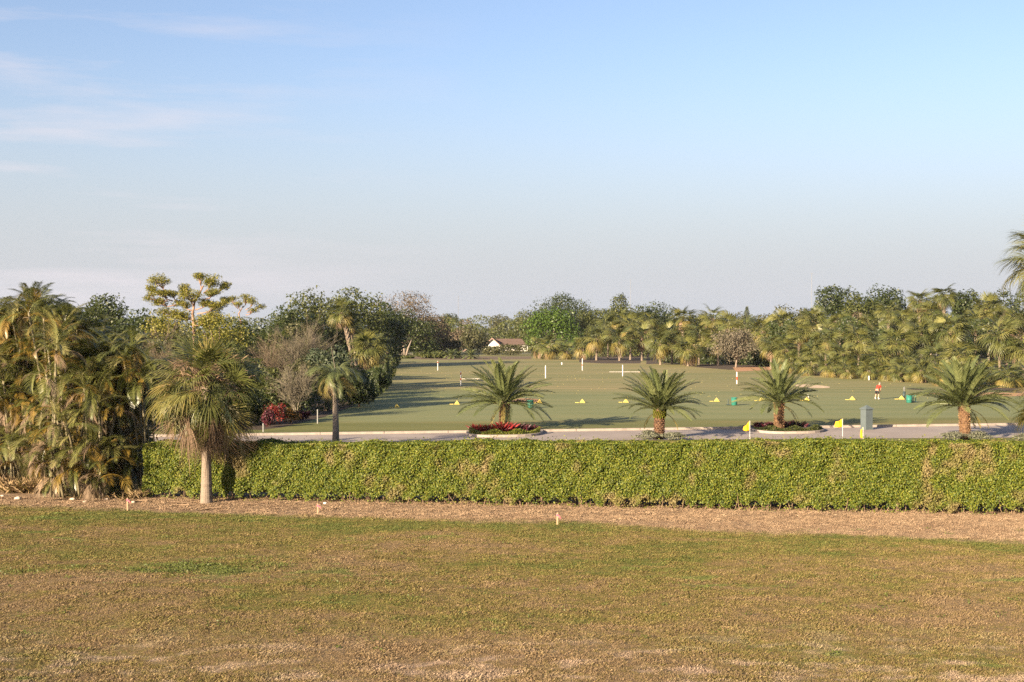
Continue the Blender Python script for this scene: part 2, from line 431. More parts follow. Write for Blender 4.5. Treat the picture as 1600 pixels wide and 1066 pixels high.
def range_mat():
    m, nt, N, L, P = new_mat('range_turf')
    g = N.new('ShaderNodeNewGeometry'); pos = g.outputs['Position']
    s = N.new('ShaderNodeSeparateXYZ'); L.new(pos, s.inputs[0])
    mp_ = N.new('ShaderNodeMapping'); mp_.inputs['Scale'].default_value = (0.22, 0.75, 1.0); L.new(pos, mp_.inputs[0])
    big = noise(N, L, mp_.outputs[0], 0.085, 4, 0.6)
    mid = noise(N, L, mp_.outputs[0], 0.6, 4, 0.65)
    fin = noise(N, L, pos, 6.0, 3, 0.7)
    v = math_n(N, L, 'ADD', math_n(N, L, 'MULTIPLY', big.outputs['Fac'], 0.5), math_n(N, L, 'MULTIPLY', mid.outputs['Fac'], 0.3))
    v = math_n(N, L, 'ADD', v, math_n(N, L, 'MULTIPLY', fin.outputs['Fac'], 0.2))
    # faint mowing bands along and across the range
    ban = N.new('ShaderNodeTexWave'); ban.wave_type = 'BANDS'; ban.bands_direction = 'Y'; ban.inputs['Scale'].default_value = 0.055; ban.inputs['Distortion'].default_value = 1.2; ban.inputs['Detail'].default_value = 2; ban.inputs['Detail Scale'].default_value = 0.4
    L.new(pos, ban.inputs['Vector'])
    v = math_n(N, L, 'ADD', v, math_n(N, L, 'MULTIPLY', math_n(N, L, 'SUBTRACT', ban.outputs['Fac'], 0.5), 0.07))
    # tee line (dewy blue-green), tan in the outfield, rough green by the kerb
    tee = ramp(N, [(0.170, 0.196, 0.084), (0.216, 0.236, 0.102), (0.262, 0.256, 0.114)], 0.35, 0.65); L.new(v, tee.inputs[0])
    out = ramp(N, [(0.180, 0.196, 0.074), (0.255, 0.240, 0.100), (0.345, 0.278, 0.132)], 0.38, 0.62); L.new(v, out.inputs[0])
    rgh = ramp(N, [(0.135, 0.150, 0.044), (0.190, 0.190, 0.060), (0.270, 0.210, 0.080)], 0.35, 0.65); L.new(v, rgh.inputs[0])
    yw = math_n(N, L, 'ADD', s.outputs['Y'], math_n(N, L, 'MULTIPLY', math_n(N, L, 'SUBTRACT', big.outputs['Fac'], 0.5), 18))
    f1 = map_r(N, L, yw, 124, 150)
    c = mixc(N, L, f1, tee.outputs[0], out.outputs[0])
    yk = math_n(N, L, 'ADD', s.outputs['Y'], math_n(N, L, 'MULTIPLY', s.outputs['X'], -0.10))
    f0 = map_r(N, L, yk, 97, 93.5)
    c = mixc(N, L, f0, c, rgh.outputs[0])
    L.new(c, P.inputs['Base Color'])
    P.inputs['Roughness'].default_value = 0.85; P.inputs['Specular IOR Level'].default_value = 0.15
    b = N.new('ShaderNodeBump'); b.inputs['Strength'].default_value = 0.5; b.inputs['Distance'].default_value = 0.03
    L.new(fin.outputs['Fac'], b.inputs['Height']); L.new(b.outputs[0], P.inputs['Normal'])
    return m
M['range'] = range_mat()

def ground_mat():
    m, nt, N, L, P = new_mat('rough_ground')
    g = N.new('ShaderNodeNewGeometry'); pos = g.outputs['Position']
    a = noise(N, L, pos, 0.05, 4, 0.6); b = noise(N, L, pos, 1.5, 4, 0.65)
    v = math_n(N, L, 'ADD', math_n(N, L, 'MULTIPLY', a.outputs['Fac'], 0.5), math_n(N, L, 'MULTIPLY', b.outputs['Fac'], 0.5))
    r = ramp(N, [(0.060, 0.070, 0.026), (0.120, 0.120, 0.045), (0.190, 0.150, 0.075)], 0.35, 0.65)
    L.new(v, r.inputs[0]); L.new(r.outputs[0], P.inputs['Base Color']); P.inputs['Roughness'].default_value = 0.95
    return m
M['ground'] = ground_mat()
M['white_paint'] = plain_mat('white_paint', (0.60, 0.58, 0.55), 0.6, 0.1, 3.0)
M['red_paint'] = plain_mat('red_paint', (0.55, 0.06, 0.03), 0.5, 0.1, 3.0)
M['yellow_flag'] = plain_mat('yellow_flag', (0.80, 0.42, 0.015), 0.6, 0.12, 4.0)
M['yellow_ball'] = plain_mat('yellow_ball', (0.66, 0.53, 0.13), 0.5, 0.1, 9.0)
M['bin_green'] = plain_mat('bin_green', (0.025, 0.16, 0.12), 0.45, 0.2, 5.0)
M['bin_dark'] = plain_mat('bin_dark', (0.03, 0.05, 0.05), 0.5, 0.2, 5.0)
M['grey_paint'] = plain_mat('grey_paint', (0.085, 0.108, 0.112), 0.75, 0.12, 1.4, 0.1)
M['pale_paint'] = plain_mat('pale_paint', (0.26, 0.26, 0.24), 0.7, 0.1, 3.0)
M['stake_wood'] = plain_mat('stake_wood', (0.52, 0.36, 0.22), 0.8, 0.2, 10.0)
M['pink_ribbon'] = plain_mat('pink_ribbon', (0.85, 0.18, 0.24), 0.6, 0.1, 10.0)
M['house_wall'] = plain_mat('house_wall', (0.80, 0.76, 0.70), 0.8, 0.08, 1.5)
M['house_roof'] = plain_mat('house_roof', (0.12, 0.080, 0.062), 0.85, 0.3, 2.0)
M['roof_fascia'] = plain_mat('roof_fascia', (0.26, 0.17, 0.14), 0.7, 0.2, 2.0)
M['glass_dark'] = plain_mat('glass_dark', (0.03, 0.035, 0.045), 0.1, 0.2, 1.0, spec=0.6)
M['rock'] = plain_mat('rock', (0.45, 0.37, 0.29), 0.9, 0.3, 5.0, 0.5)
M['mast_steel'] = plain_mat('mast_steel', (0.20, 0.21, 0.23), 0.5, 0.1, 1.0)
M['skin'] = plain_mat('skin', (0.48, 0.27, 0.18), 0.6, 0.06, 6.0)
M['shirt_red'] = plain_mat('shirt_red', (0.60, 0.035, 0.02), 0.8, 0.12, 6.0)
M['shorts_black'] = plain_mat('shorts_black', (0.02, 0.02, 0.024), 0.8, 0.2, 6.0)
M['shoe_white'] = plain_mat('shoe_white', (0.75, 0.74, 0.72), 0.6, 0.05, 6.0)
M['hair_grey'] = plain_mat('hair_grey', (0.25, 0.22, 0.19), 0.8, 0.2, 20.0)
M['steel'] = plain_mat('club_steel', (0.45, 0.45, 0.46), 0.35, 0.05, 5.0, metallic=0.8)

# ------------------------------------------------------------------ ground sheets
def sheet(name, pts, z, mat, kind='structure'):
    me = bpy.data.meshes.new(name)
    me.from_pydata([(x, y, z) for x, y in pts], [], [tuple(range(len(pts)))])
    me.materials.append(mat); me.update()
    return tag(obj(name, me), kind=kind)

def oval(cx, cy, rx, ry, n=40, wob=0.06, seed=0):
    r_ = random.Random(seed); ph = [r_.uniform(0, 6.28) for _ in range(3)]
    out = []
    for i in range(n):
        a = 2 * math.pi * i / n
        k = 1 + wob * (math.sin(2 * a + ph[0]) + 0.6 * math.sin(3 * a + ph[1]) + 0.4 * math.sin(5 * a + ph[2]))
        out.append((cx + rx * k * math.cos(a), cy + ry * k * math.sin(a)))
    return out

sheet('ground', [(-4000, -60), (4000, -60), (4000, 7000), (-4000, 7000)], -0.03, M['ground'])

def lawn_z(x, y):
    return 0.09 + 0.05 * math.sin(x * 0.35 + 1.1) * math.sin(y * 0.31) + 0.03 * math.sin(x * 0.9 + y * 0.7)
def edge_fade(y):
    return max(0.0, min(1.0, (48.5 - y) / 3.0))
nx, ny = 120, 90
xs = np.linspace(-34, 34, nx); ys = np.linspace(8, 58, ny)
V = [(x, y, lawn_z(x, y) * edge_fade(y)) for y in ys for x in xs]
Q = [(j * nx + i, j * nx + i + 1, (j + 1) * nx + i + 1, (j + 1) * nx + i) for j in range(ny - 1) for i in range(nx - 1)]
near = tag(obj('lawn', np_mesh('lawn', V, Q, M['near_soil'])), kind='structure')

def kerb_y(px):                 # photo row of the road's far kerb line
    return 680.0 - 16.0 * (px - 430.0) / 1170.0
def road_near_y(px):
    return 691.5 - 8.0 * (px - 430.0) / 1170.0
far_line = [(wx(p, gd(kerb_y(p))), gd(kerb_y(p))) for p in range(-400, 2401, 100)]
near_line = [(wx(p, gd(road_near_y(p))), gd(road_near_y(p))) for p in range(-400, 2401, 100)]
sheet('road', far_line[::-1] + near_line, -0.012, M['road'])
range_pts = [(x, y) for x, y in far_line] + [(150, 175), (150, 330), (-75, 330), (-75, 120)]
sheet('driving_range_lawn', range_pts, -0.004, M['range'])
verge = [(x, y - 0.1) for x, y in near_line[::-1]] + [(x, 55 - x * 0.1) for x, y in near_line]
sheet('grass_verge', verge, -0.020, M['range'])
# mulch beds and sand
def bed(pts_px, z=0.004, mat='mulch', name='planting_bed'):
    sheet(name, [GP(px, y)[:2] for px, y in pts_px], z, M[mat])
bed([(200, 672), (330, 668), (405, 672), (440, 668), (505, 652), (548, 636), (575, 622), (596, 606), (607, 590), (612, 578), (560, 574), (300, 590), (100, 620)])
bed([(1010, 569), (1050, 568), (1090, 574), (1140, 578), (1180, 575), (1230, 580), (1262, 586), (1330, 590), (1400, 592), (1460, 598), (1520, 606), (1620, 618), (1800, 622),
     (1800, 552), (1500, 548), (1200, 546), (1010, 552)], 0.004)
bed([(640, 561), (700, 562.5), (760, 562.5), (830, 561), (830, 557), (700, 557), (640, 557)], 0.004, 'soil')
bed([(905, 566), (940, 568), (1000, 568), (1010, 552), (905, 553)], 0.006)
bed([(1145, 574), (1215, 572), (1240, 578), (1190, 579), (1150, 581)], 0.010, 'clay', 'bare_soil')
sheet('sand_bunker', oval(wx(1268, 151), 151, 1.7, 5.0, seed=3), 0.008, M['sand'], 'structure')
sheet('sand_bunker', oval(wx(822, 121), 121.5, 1.5, 3.6, seed=5), 0.008, M['clay'], 'structure')
sheet('sand_bunker', oval(wx(1530, 134), 133, 5.2, 4.0, seed=8), 0.012, M['clay'], 'structure')
sheet('sand_bunker', oval(wx(1440, 145), 144, 1.8, 2.4, seed=9), 0.012, M['mulch'], 'structure')

# kerb with two planted bulges into the road
def bulge_pts(cpx, wpx, front_row):
    yb = kerb_y(cpx); d0 = gd(yb); d1 = gd(front_row)
    xc = wx(cpx, d0); hw = wpx / 2 / F * d0; slope = (far_line[-1][1] - far_line[0][1]) / (far_line[-1][0] - far_line[0][0])
    pts = []
    for i in range(17):
        a = math.pi - math.pi * i / 16
        c, s_ = math.cos(a), math.sin(a)
        cc = math.copysign(abs(c) ** 0.7, c)
        pts.append((xc + hw * cc, d0 + slope * hw * cc - (d0 - d1) * (abs(s_) ** 0.6)))
    return pts
B1 = bulge_pts(789, 116, 683.0)
B2 = bulge_pts(1222, 112, 677.5)
def kline(bl):
    return bl
kpts = [p for p in far_line if p[0] < B1[0][0] - 0.3] + B1 + [p for p in far_line if B1[-1][0] + 0.3 < p[0] < B2[0][0] - 0.3] + B2 + \
       [p for p in far_line if p[0] > B2[-1][0] + 0.3]
kb = MB()
for i in range(len(kpts) - 1):
    a, b = Vector((*kpts[i], 0)), Vector((*kpts[i + 1], 0))
    dv = (b - a).normalized(); nv = Vector((-dv.y, dv.x, 0))
    V = []
    for p in (a - dv * 0.03, b + dv * 0.03):
        for off, z in ((-0.10, -0.03), (-0.08, 0.13), (0.10, 0.14), (0.12, -0.03)):
            V.append((p.x + nv.x * off, p.y + nv.y * off, z))
    kb.add(V, [(0, 4, 5, 1), (1, 5, 6, 2), (2, 6, 7, 3), (0, 1, 2, 3), (7, 6, 5, 4)])
tag(obj('kerb', kb.mesh('kerb', M['kerb'])), kind='structure')
for B in (B1, B2):
    me_pts = [(x, y + 0.05) for x, y in B] + [(B[-1][0], B[-1][1] + 2.2), (B[0][0], B[0][1] + 2.2)]
    sheet('planting_bed', me_pts, 0.05, M['mulch'])

# ------------------------------------------------------------------ leaf clouds
def leaf_quads(C, Nn, size, aspect=0.5, jitter=0.5, fold=0.15):
    """rhombic leaves at centres C, facing normals Nn (jittered)"""
    n = len(C)
    Nn = Nn + rng.normal(0, jitter, (n, 3))
    Nn /= (np.linalg.norm(Nn, axis=1)[:, None] + 1e-9)
    t = rng.normal(0, 1, (n, 3)); t -= (t * Nn).sum(1)[:, None] * Nn
    t /= (np.linalg.norm(t, axis=1)[:, None] + 1e-9)
    b = np.cross(Nn, t)
    s = (size * rng.uniform(0.6, 1.35, n))[:, None]
    V = np.empty((n, 4, 3))
    V[:, 0] = C - t * s * 0.5
    V[:, 1] = C + b * s * 0.5 * aspect + Nn * s * fold
    V[:, 2] = C + t * s * 0.5
    V[:, 3] = C - b * s * 0.5 * aspect + Nn * s * fold * 0.5
    return V.reshape(-1, 3), np.arange(n * 4).reshape(-1, 4)

def cloud_mesh(name, C, Nn, size, mat, aspect=0.55, jitter=0.6):
    V, Q = leaf_quads(C, Nn, size, aspect, jitter)
    return np_mesh(name, V, Q, mat, rng.random(len(C)))

def ball(n):
    v = rng.normal(0, 1, (n, 3)); return v / np.linalg.norm(v, axis=1)[:, None]

def lobes_cloud(lobes, n, shell=0.30):
    """points near the surface of several ellipsoidal lobes (cx,cy,cz,rx,ry,rz)"""
    Ls = np.array(lobes, float)
    w = (Ls[:, 3] * Ls[:, 5]) ** 1.0; w /= w.sum()
    idx = rng.choice(len(Ls), n, p=w)
    D = ball(n)
    r = 1 - shell * rng.random(n) ** 1.4
    # irregular surface: knobbly clumps
    L_ = Ls[idx]
    ph = idx * 1.7
    kn = 1 + 0.16 * np.sin(D[:, 0] * 5 + ph) * np.sin(D[:, 1] * 6 + ph * 2) + 0.12 * np.sin(D[:, 2] * 7 + ph * 3) + 0.05 * rng.normal(0, 1, n)
    C = L_[:, :3] + D * L_[:, 3:] * (r * kn)[:, None]
    return C, D

def make_lobes(rx, ry, rz, cz, n, seed, spread=0.62, size=(0.30, 0.46)):
    r_ = random.Random(seed); out = []
    out.append((0, 0, cz - rz * 0.1, rx * 0.62, ry * 0.62, rz * 0.66))
    for i in range(n):
        a = 2 * math.pi * (i + r_.uniform(-0.3, 0.3)) * 0.618
        e = r_.uniform(-0.55, 1.0)
        ce = math.sqrt(max(0, 1 - e * e))
        s = r_.uniform(*size)
        k = spread * r_.uniform(0.85, 1.15)
        out.append((math.cos(a) * ce * rx * k, math.sin(a) * ce * ry * k, cz + e * rz * k,
                    rx * s, ry * s, rz * s * r_.uniform(0.7, 1.0)))
    return out

tree_seed = [100]
def tree(px, d, top, wpx, bottom, mat, label, name='tree', cat='tree', leaves=4200, bark='bark_dark', trunk_r=None, lobes_n=15,
         leaf=None, shell=0.34, forks=4, group=None, trunk=True, spread=0.62, lsz=(0.30, 0.46)):
    """a broad-leaved tree or bush: crown cloud + trunk with limbs, built at the tree's own base"""
    tree_seed[0] += 1; sd = tree_seed[0]; r_ = random.Random(sd)
    zt = wz(top, d); zb = max(0.15, wz(bottom, d)); rx = wpx / 2 / F * d
    rz = (zt - zb) / 2; cz = (zt + zb) / 2; ry = min(rx, max(rz, rx * 0.7))
    root = thing(name, (wx(px, d), d, -0.03), label, cat, group)
    Lb = make_lobes(rx * 0.92, ry * 0.92, rz * 0.92, cz, lobes_n, sd, spread, lsz)
    C, D = lobes_cloud(Lb, leaves, shell)
    zq = np.percentile(C[:, 2], (0.5, 99.7)); C[:, 2] = zb + (C[:, 2] - zq[0]) * (zt - zb) / (zq[1] - zq[0])
    xq = np.percentile(np.abs(C[:, 0]), 98.5); C[:, 0] *= rx / xq; C[:, 1] *= ry / xq
    ok = C[:, 2] > 0.02; C = C[ok]; D = D[ok]
    Nn = D * 0.8 + np.array([0, 0, 0.35])
    sz = leaf or max(0.16, min(0.55, 3.0 * d / 1280.0))
    nm = 'crown' if cat == 'tree' else 'foliage'
    obj(nm, cloud_mesh(nm, C, Nn, sz, M[mat]), root)
    if trunk:
        tr = trunk_r or max(0.06, 0.035 * zt)
        mb = MB(); hh = max(zb * 0.9, zt * 0.22)
        bend = r_.uniform(-0.25, 0.25)
        P = [(0, 0, 0), (bend * 0.3, 0, hh * 0.5), (bend, 0, hh)]
        mb.tube(P, [tr * 1.35, tr, tr * 0.85], 8)
        tips = sorted(Lb[1:], key=lambda l: r_.random())[:forks]
        for l in tips:
            m_ = np.array(P[-1]) * 0.5 + np.array(l[:3]) * 0.5 + np.array([0, 0, -0.12 * rz])
            mb.tube([P[-1], m_, l[:3]], [tr * 0.7, tr * 0.42, tr * 0.12], 5)
        obj('trunk', mb.mesh('trunk', M[bark], True), root)
    return root

def bush(px, base, top, wpx, mat, label, d=None, leaves=2200, name='shrub', **k):
    d = d or gd(base)
    return tree(px, d, top, wpx, HY + (CAM_H - 0.1) * F / d, mat, label, name, 'shrub', leaves=leaves, forks=3, trunk=k.pop('trunk', False), **k)

def slivers(name, base_pts, n, hmin, hmax, rad, mat, w=0.02, up=1.0):
    """thin upright blades/twigs radiating from points; one triangle pair each"""
    bp = np.asarray(base_pts, float)
    idx = rng.integers(0, len(bp), n)
    B = bp[idx] + np.c_[rng.normal(0, rad, (n, 2)), np.zeros(n)]
    dirv = np.c_[rng.normal(0, 0.55, (n, 2)), np.full(n, up)]
    dirv /= np.linalg.norm(dirv, axis=1)[:, None]
    h = rng.uniform(hmin, hmax, n)[:, None]
    side = np.cross(dirv, rng.normal(0, 1, (n, 3))); side /= (np.linalg.norm(side, axis=1)[:, None] + 1e-9)
    w_ = w * rng.uniform(0.6, 1.4, n)[:, None]
    mid = B + dirv * h * 0.6
    drop = np.c_[dirv[:, :2] * h * 0.25, -h[:, 0] * 0.10]
    tip = B + dirv * h + drop
    V = np.stack([B - side * w_, B + side * w_, mid + side * w_ * 0.7, tip], 1).reshape(-1, 3)
    return np_mesh(name, V, np.arange(4 * n).reshape(-1, 4), M[mat], rng.random(n))

def twig_tree_mesh(name, h, rx, mat, n_main=9, seed=1, levels=3, w0=0.035, z0=0.0, kids=6):
    """bare branching shrub"""
    r_ = random.Random(seed); mb = MB()
    def br(p, dv, L, w, lev):
        q = p + dv * L * 0.5 + Vector((r_.uniform(-1, 1), r_.uniform(-1, 1), r_.uniform(-0.4, 0.4))) * L * 0.08
        e = p + dv * L
        mb.tube([p, q, e], [w, w * 0.75, w * 0.4], 3, r_.random(), cap=False)
        if lev <= 0: return
        for k in range(kids):
            t = r_.uniform(0.35, 1.0)
            s_ = p.lerp(e, t)
            nd = (dv + Vector((r_.gauss(0, 0.55), r_.gauss(0, 0.55), r_.gauss(0.1, 0.4)))).normalized()
            br(s_, nd, L * r_.uniform(0.38, 0.62), w * 0.5, lev - 1)
    for i in range(n_main):
        a = r_.uniform(0, 6.283); sl = r_.uniform(0.1, 0.75)
        dv = Vector((math.cos(a) * sl * rx / h * 1.4, math.sin(a) * sl * rx / h * 1.4, 1)).normalized()
        br(Vector((0, 0, z0)), dv, h * r_.uniform(0.55, 0.8), w0, levels)
    return mb.mesh(name, M[mat])

# ------------------------------------------------------------------ palm fronds
def frond_curve(L, arch, n, start=0.0, power=1.3):
    """points in the XZ plane starting along +X, bending down by `arch` radians"""
    P = [np.zeros(3)]; T = []
    for i in range(n):
        t = (i + 0.5) / n; a = start - arch * t ** power
        T.append(np.array([math.cos(a), 0, math.sin(a)]))
        P.append(P[-1] + T[-1] * L / n)
    T.append(T[-1])
    return np.array(P), np.array(T)

def feather(name, mat, L=3.2, arch=0.9, pairs=36, leaf=0.45, width=0.028, droop=0.25, vee=0.5, t0=0.14, fwd=0.75, seed=0, rr=0.03, ragged=0.0, side_bow=0.0):
    r_ = random.Random(seed); mb = MB(); n = 12
    P, T = frond_curve(L, arch, n)
    if side_bow:
        for i in range(n + 1): P[i][1] += side_bow * (i / n) ** 2 * L
    mb.tube(P, [rr * (1 - 0.85 * i / n) for i in range(n + 1)], 4, 0.75)
    for i in range(pairs):
        t = t0 + (1 - t0) * (i + 0.5) / pairs
        u = t * n; k = min(n - 1, int(u)); fr = u - k
        p = P[k] * (1 - fr) + P[k + 1] * fr; tg = T[k] * (1 - fr) + T[min(n, k + 1)] * fr
        tg /= np.linalg.norm(tg)
        up = np.array([-tg[2], 0, tg[0]])
        prof = min(1.0, 0.35 + (t - t0) * 4.0) * (1.0 if t < 0.62 else 1.0 - 0.72 * ((t - 0.62) / 0.38) ** 1.5)
        for s in (-1, 1):
            if r_.random() < ragged: continue
            l = leaf * prof * r_.uniform(0.82, 1.12)
            dv = np.array([0, s, 0]) * 1.0 + tg * (fwd + 0.5 * t) * r_.uniform(0.85, 1.15) + up * vee * r_.uniform(0.5, 1.3)
            dv /= np.linalg.norm(dv)
            wv = np.cross(dv, up); wv /= np.linalg.norm(wv); w = width * r_.uniform(0.8, 1.2)
            m1 = p + dv * l * 0.5 + np.array([0, 0, -droop * l * 0.18])
            m2 = p + dv * l * 0.97 + np.array([0, 0, -droop * l * 0.85])
            mb.add([p - wv * w * 0.4, p + wv * w * 0.4, m1 + wv * w, m1 - wv * w, m2], [(0, 1, 2, 3), (3, 2, 4)], r_.random())
    return mb.mesh(name, mat)

def fan(name, mat, petiole=1.2, blade=1.0, segs=30, arch=0.5, spread=2.45, droop=0.5, width=0.03, seed=0, curl=0.9, fold=0.3, rp=0.018, hang=0.0):
    """costapalmate fan frond: petiole then a fan of strips whose midrib curves down"""
    r_ = random.Random(seed); mb = MB()
    n = 6
    P, T = frond_curve(petiole, arch, n)
    mb.tube(P, [rp * (1.2 - 0.5 * i / n) for i in range(n + 1)], 4, 0.8)
    tg = T[-1]
    if hang: tg = np.array([tg[0] * (1 - hang), 0, tg[2] * (1 - hang) - hang]); tg /= np.linalg.norm(tg)
    up = np.array([-tg[2], 0, tg[0]]); base = P[-1]
    for i in range(segs):
        a = -spread / 2 + spread * (i + 0.5) / segs + r_.gauss(0, 0.03)
        l = blade * (0.80 + 0.20 * math.cos(a)) * r_.uniform(0.85, 1.1)
        dv = tg * math.cos(a) + np.array([0, 1, 0]) * math.sin(a) + up * fold * abs(math.sin(a)) * r_.uniform(0.6, 1.2)
        dv /= np.linalg.norm(dv)
        root = base + tg * blade * 0.16 * max(0, math.cos(a))
        wv = np.cross(dv, up); wv /= (np.linalg.norm(wv) + 1e-9); w = width * r_.uniform(0.8, 1.2)
        dr = droop * r_.uniform(0.5, 1.5)
        p1 = root + dv * l * 0.45 - up * curl * 0.06 * l
        p2 = root + dv * l * 0.78 - up * curl * 0.14 * l + np.array([0, 0, -dr * l * 0.22])
        p3 = root + dv * l * 0.92 - up * curl * 0.2 * l + np.array([0, 0, -dr * l * 0.60])
        mb.add([root - wv * w * 0.35, root + wv * w * 0.35, p1 + wv * w, p1 - wv * w, p2 + wv * w * 0.55, p2 - wv * w * 0.55, p3],
               [(0, 1, 2, 3), (3, 2, 4, 5), (5, 4, 6)], r_.random())
    return mb.mesh(name, mat)

def spray(name, mat, L=1.6, arch=1.6, n=70, seed=0):
    """dry branched flower stalk"""
    r_ = random.Random(seed); mb = MB()
    P, T = frond_curve(L, arch, 8)
    mb.tube(P, [0.02 * (1 - 0.8 * i / 8) for i in range(9)], 3, 0.5)
    for i in range(n):
        k = r_.randint(2, 8); p = P[k]; l = r_.uniform(0.15, 0.5)
        dv = T[k] + np.array([r_.gauss(0, 0.5), r_.gauss(0, 0.7), r_.gauss(-0.3, 0.5)]); dv /= np.linalg.norm(dv)
        q = p + dv * l * 0.6; e = p + dv * l + np.array([0, 0, -0.1 * l])
        w = np.array([0, 0.006, 0.006])
        mb.add([p - w, p + w, q + w, e], [(0, 1, 2, 3)], r_.random())
    return mb.mesh(name, mat)

def sabal_trunk(h, r=0.19, seed=0, mat='bark_grey', boots=True, lean=(0, 0)):
    r_ = random.Random(seed); mb = MB(); n = max(8, int(h / 0.12)); P = []; rad = []
    for i in range(n + 1):
        t = i / n
        P.append((lean[0] * t * t, lean[1] * t * t, h * t))
        rad.append(r * (1.25 - 0.35 * min(1, t * 3)) * (1 + (0.10 if i % 2 else -0.03) * (1 if boots else 0.25)) * (1 + r_.uniform(-0.03, 0.03)))
    mb.tube(P, rad, 10 if boots else 18)
    if boots:
        for i in range(int(h * 9)):
            a = i * 2.4; z = h * (1 - 0.45 * (i / (h * 9))); rr = r * 0.95
            cx, cy = rr * math.cos(a), rr * math.sin(a)
            mb.tube([(cx + lean[0] * (z / h) ** 2, cy + lean[1] * (z / h) ** 2, z - 0.12), (cx * 1.5 + lean[0] * (z / h) ** 2, cy * 1.5 + lean[1] * (z / h) ** 2, z + 0.10)], [0.06, 0.035], 4, r_.random())
    return mb.mesh('trunk', M[mat])

# shared frond meshes for the medium-distance fan palms
FAN_MID = [fan('fan_frond', M['fan_green'], 0.72, 1.10, 18, 0.18 + 0.15 * s, 2.7, 0.5, 0.036, s, fold=0.35) for s in range(3)]
FAN_MID_Y = [fan('fan_frond', M['fan_yellow'], 0.72, 1.05, 16, 0.5, 2.3, 0.9, 0.036, s + 5, fold=0.25) for s in range(2)]
FAN_MID_D = [fan('dead_fan_frond', M['fan_dead'], 0.7, 0.95, 12, 0.9, 1.5, 0.9, 0.034, s + 9, hang=0.55) for s in range(2)]

def place_frond(me, parent, z, az, el, sc=1.0, name='frond', roll=0.0):
    o = bpy.data.objects.new(name, me); COL.objects.link(o); o.parent = parent
    o.location = z if isinstance(z, tuple) else (0, 0, z)
    o.rotation_euler = (Matrix.Rotation(az, 3, 'Z') @ Matrix.Rotation(-el, 3, 'Y') @ Matrix.Rotation(roll, 3, 'X')).to_euler()
    o.scale = (sc, sc, sc)
    return o

def fan_palm(px, cy, wpx, d, label, group=None, n=34, dead=7, trunk_r=0.19, lean=(0, 0), seed=None, name='sabal_palm', joined=False, yellow=0.22):
    """sabal palm whose crown centre is seen at (px,cy)"""
    tree_seed[0] += 1; sd = seed or tree_seed[0]; r_ = random.Random(sd)
    zc = wz(cy, d); rad = wpx / 2 / F * d; sc = rad / (1.70 if d < 222 else 1.48)
    root = thing(name, (wx(px, d) - lean[0], d - lean[1], -0.03), label, 'palm tree', group, 0)
    zc = max(0.4, zc)
    obj('trunk', sabal_trunk(zc, trunk_r, sd, lean=lean), root)
    for i in range(n):
        t = (i + 0.5) / n
        el = math.asin(max(-0.99, min(0.99, 0.99 - 1.66 * t + r_.gauss(0, 0.06))))
        az = i * 2.39996 + r_.gauss(0, 0.15)
        y_ = t > 0.7 and r_.random() < yellow * 3
        me = r_.choice(FAN_MID_Y if y_ else FAN_MID)
        place_frond(me, root, (lean[0], lean[1], zc), az, el, sc * r_.uniform(0.85, 1.1), roll=r_.gauss(0, 0.45))
    for i in range(dead):
        az = r_.uniform(0, 6.283); el = R(r_.uniform(-45, 5))
        place_frond(r_.choice(FAN_MID_D), root, (lean[0], lean[1], zc - 0.15), az, el, sc * r_.uniform(0.8, 1.0), 'dead_frond')
    return root
# ------------------------------------------------------------------ clipped hedge
def wob(s, k=1.0, ph=0.0):
    return 0.5 * np.sin(s * 0.9 * k + ph) + 0.3 * np.sin(s * 2.3 * k + 1.3 + ph) + 0.2 * np.sin(s * 5.1 * k + 2.1 * ph)

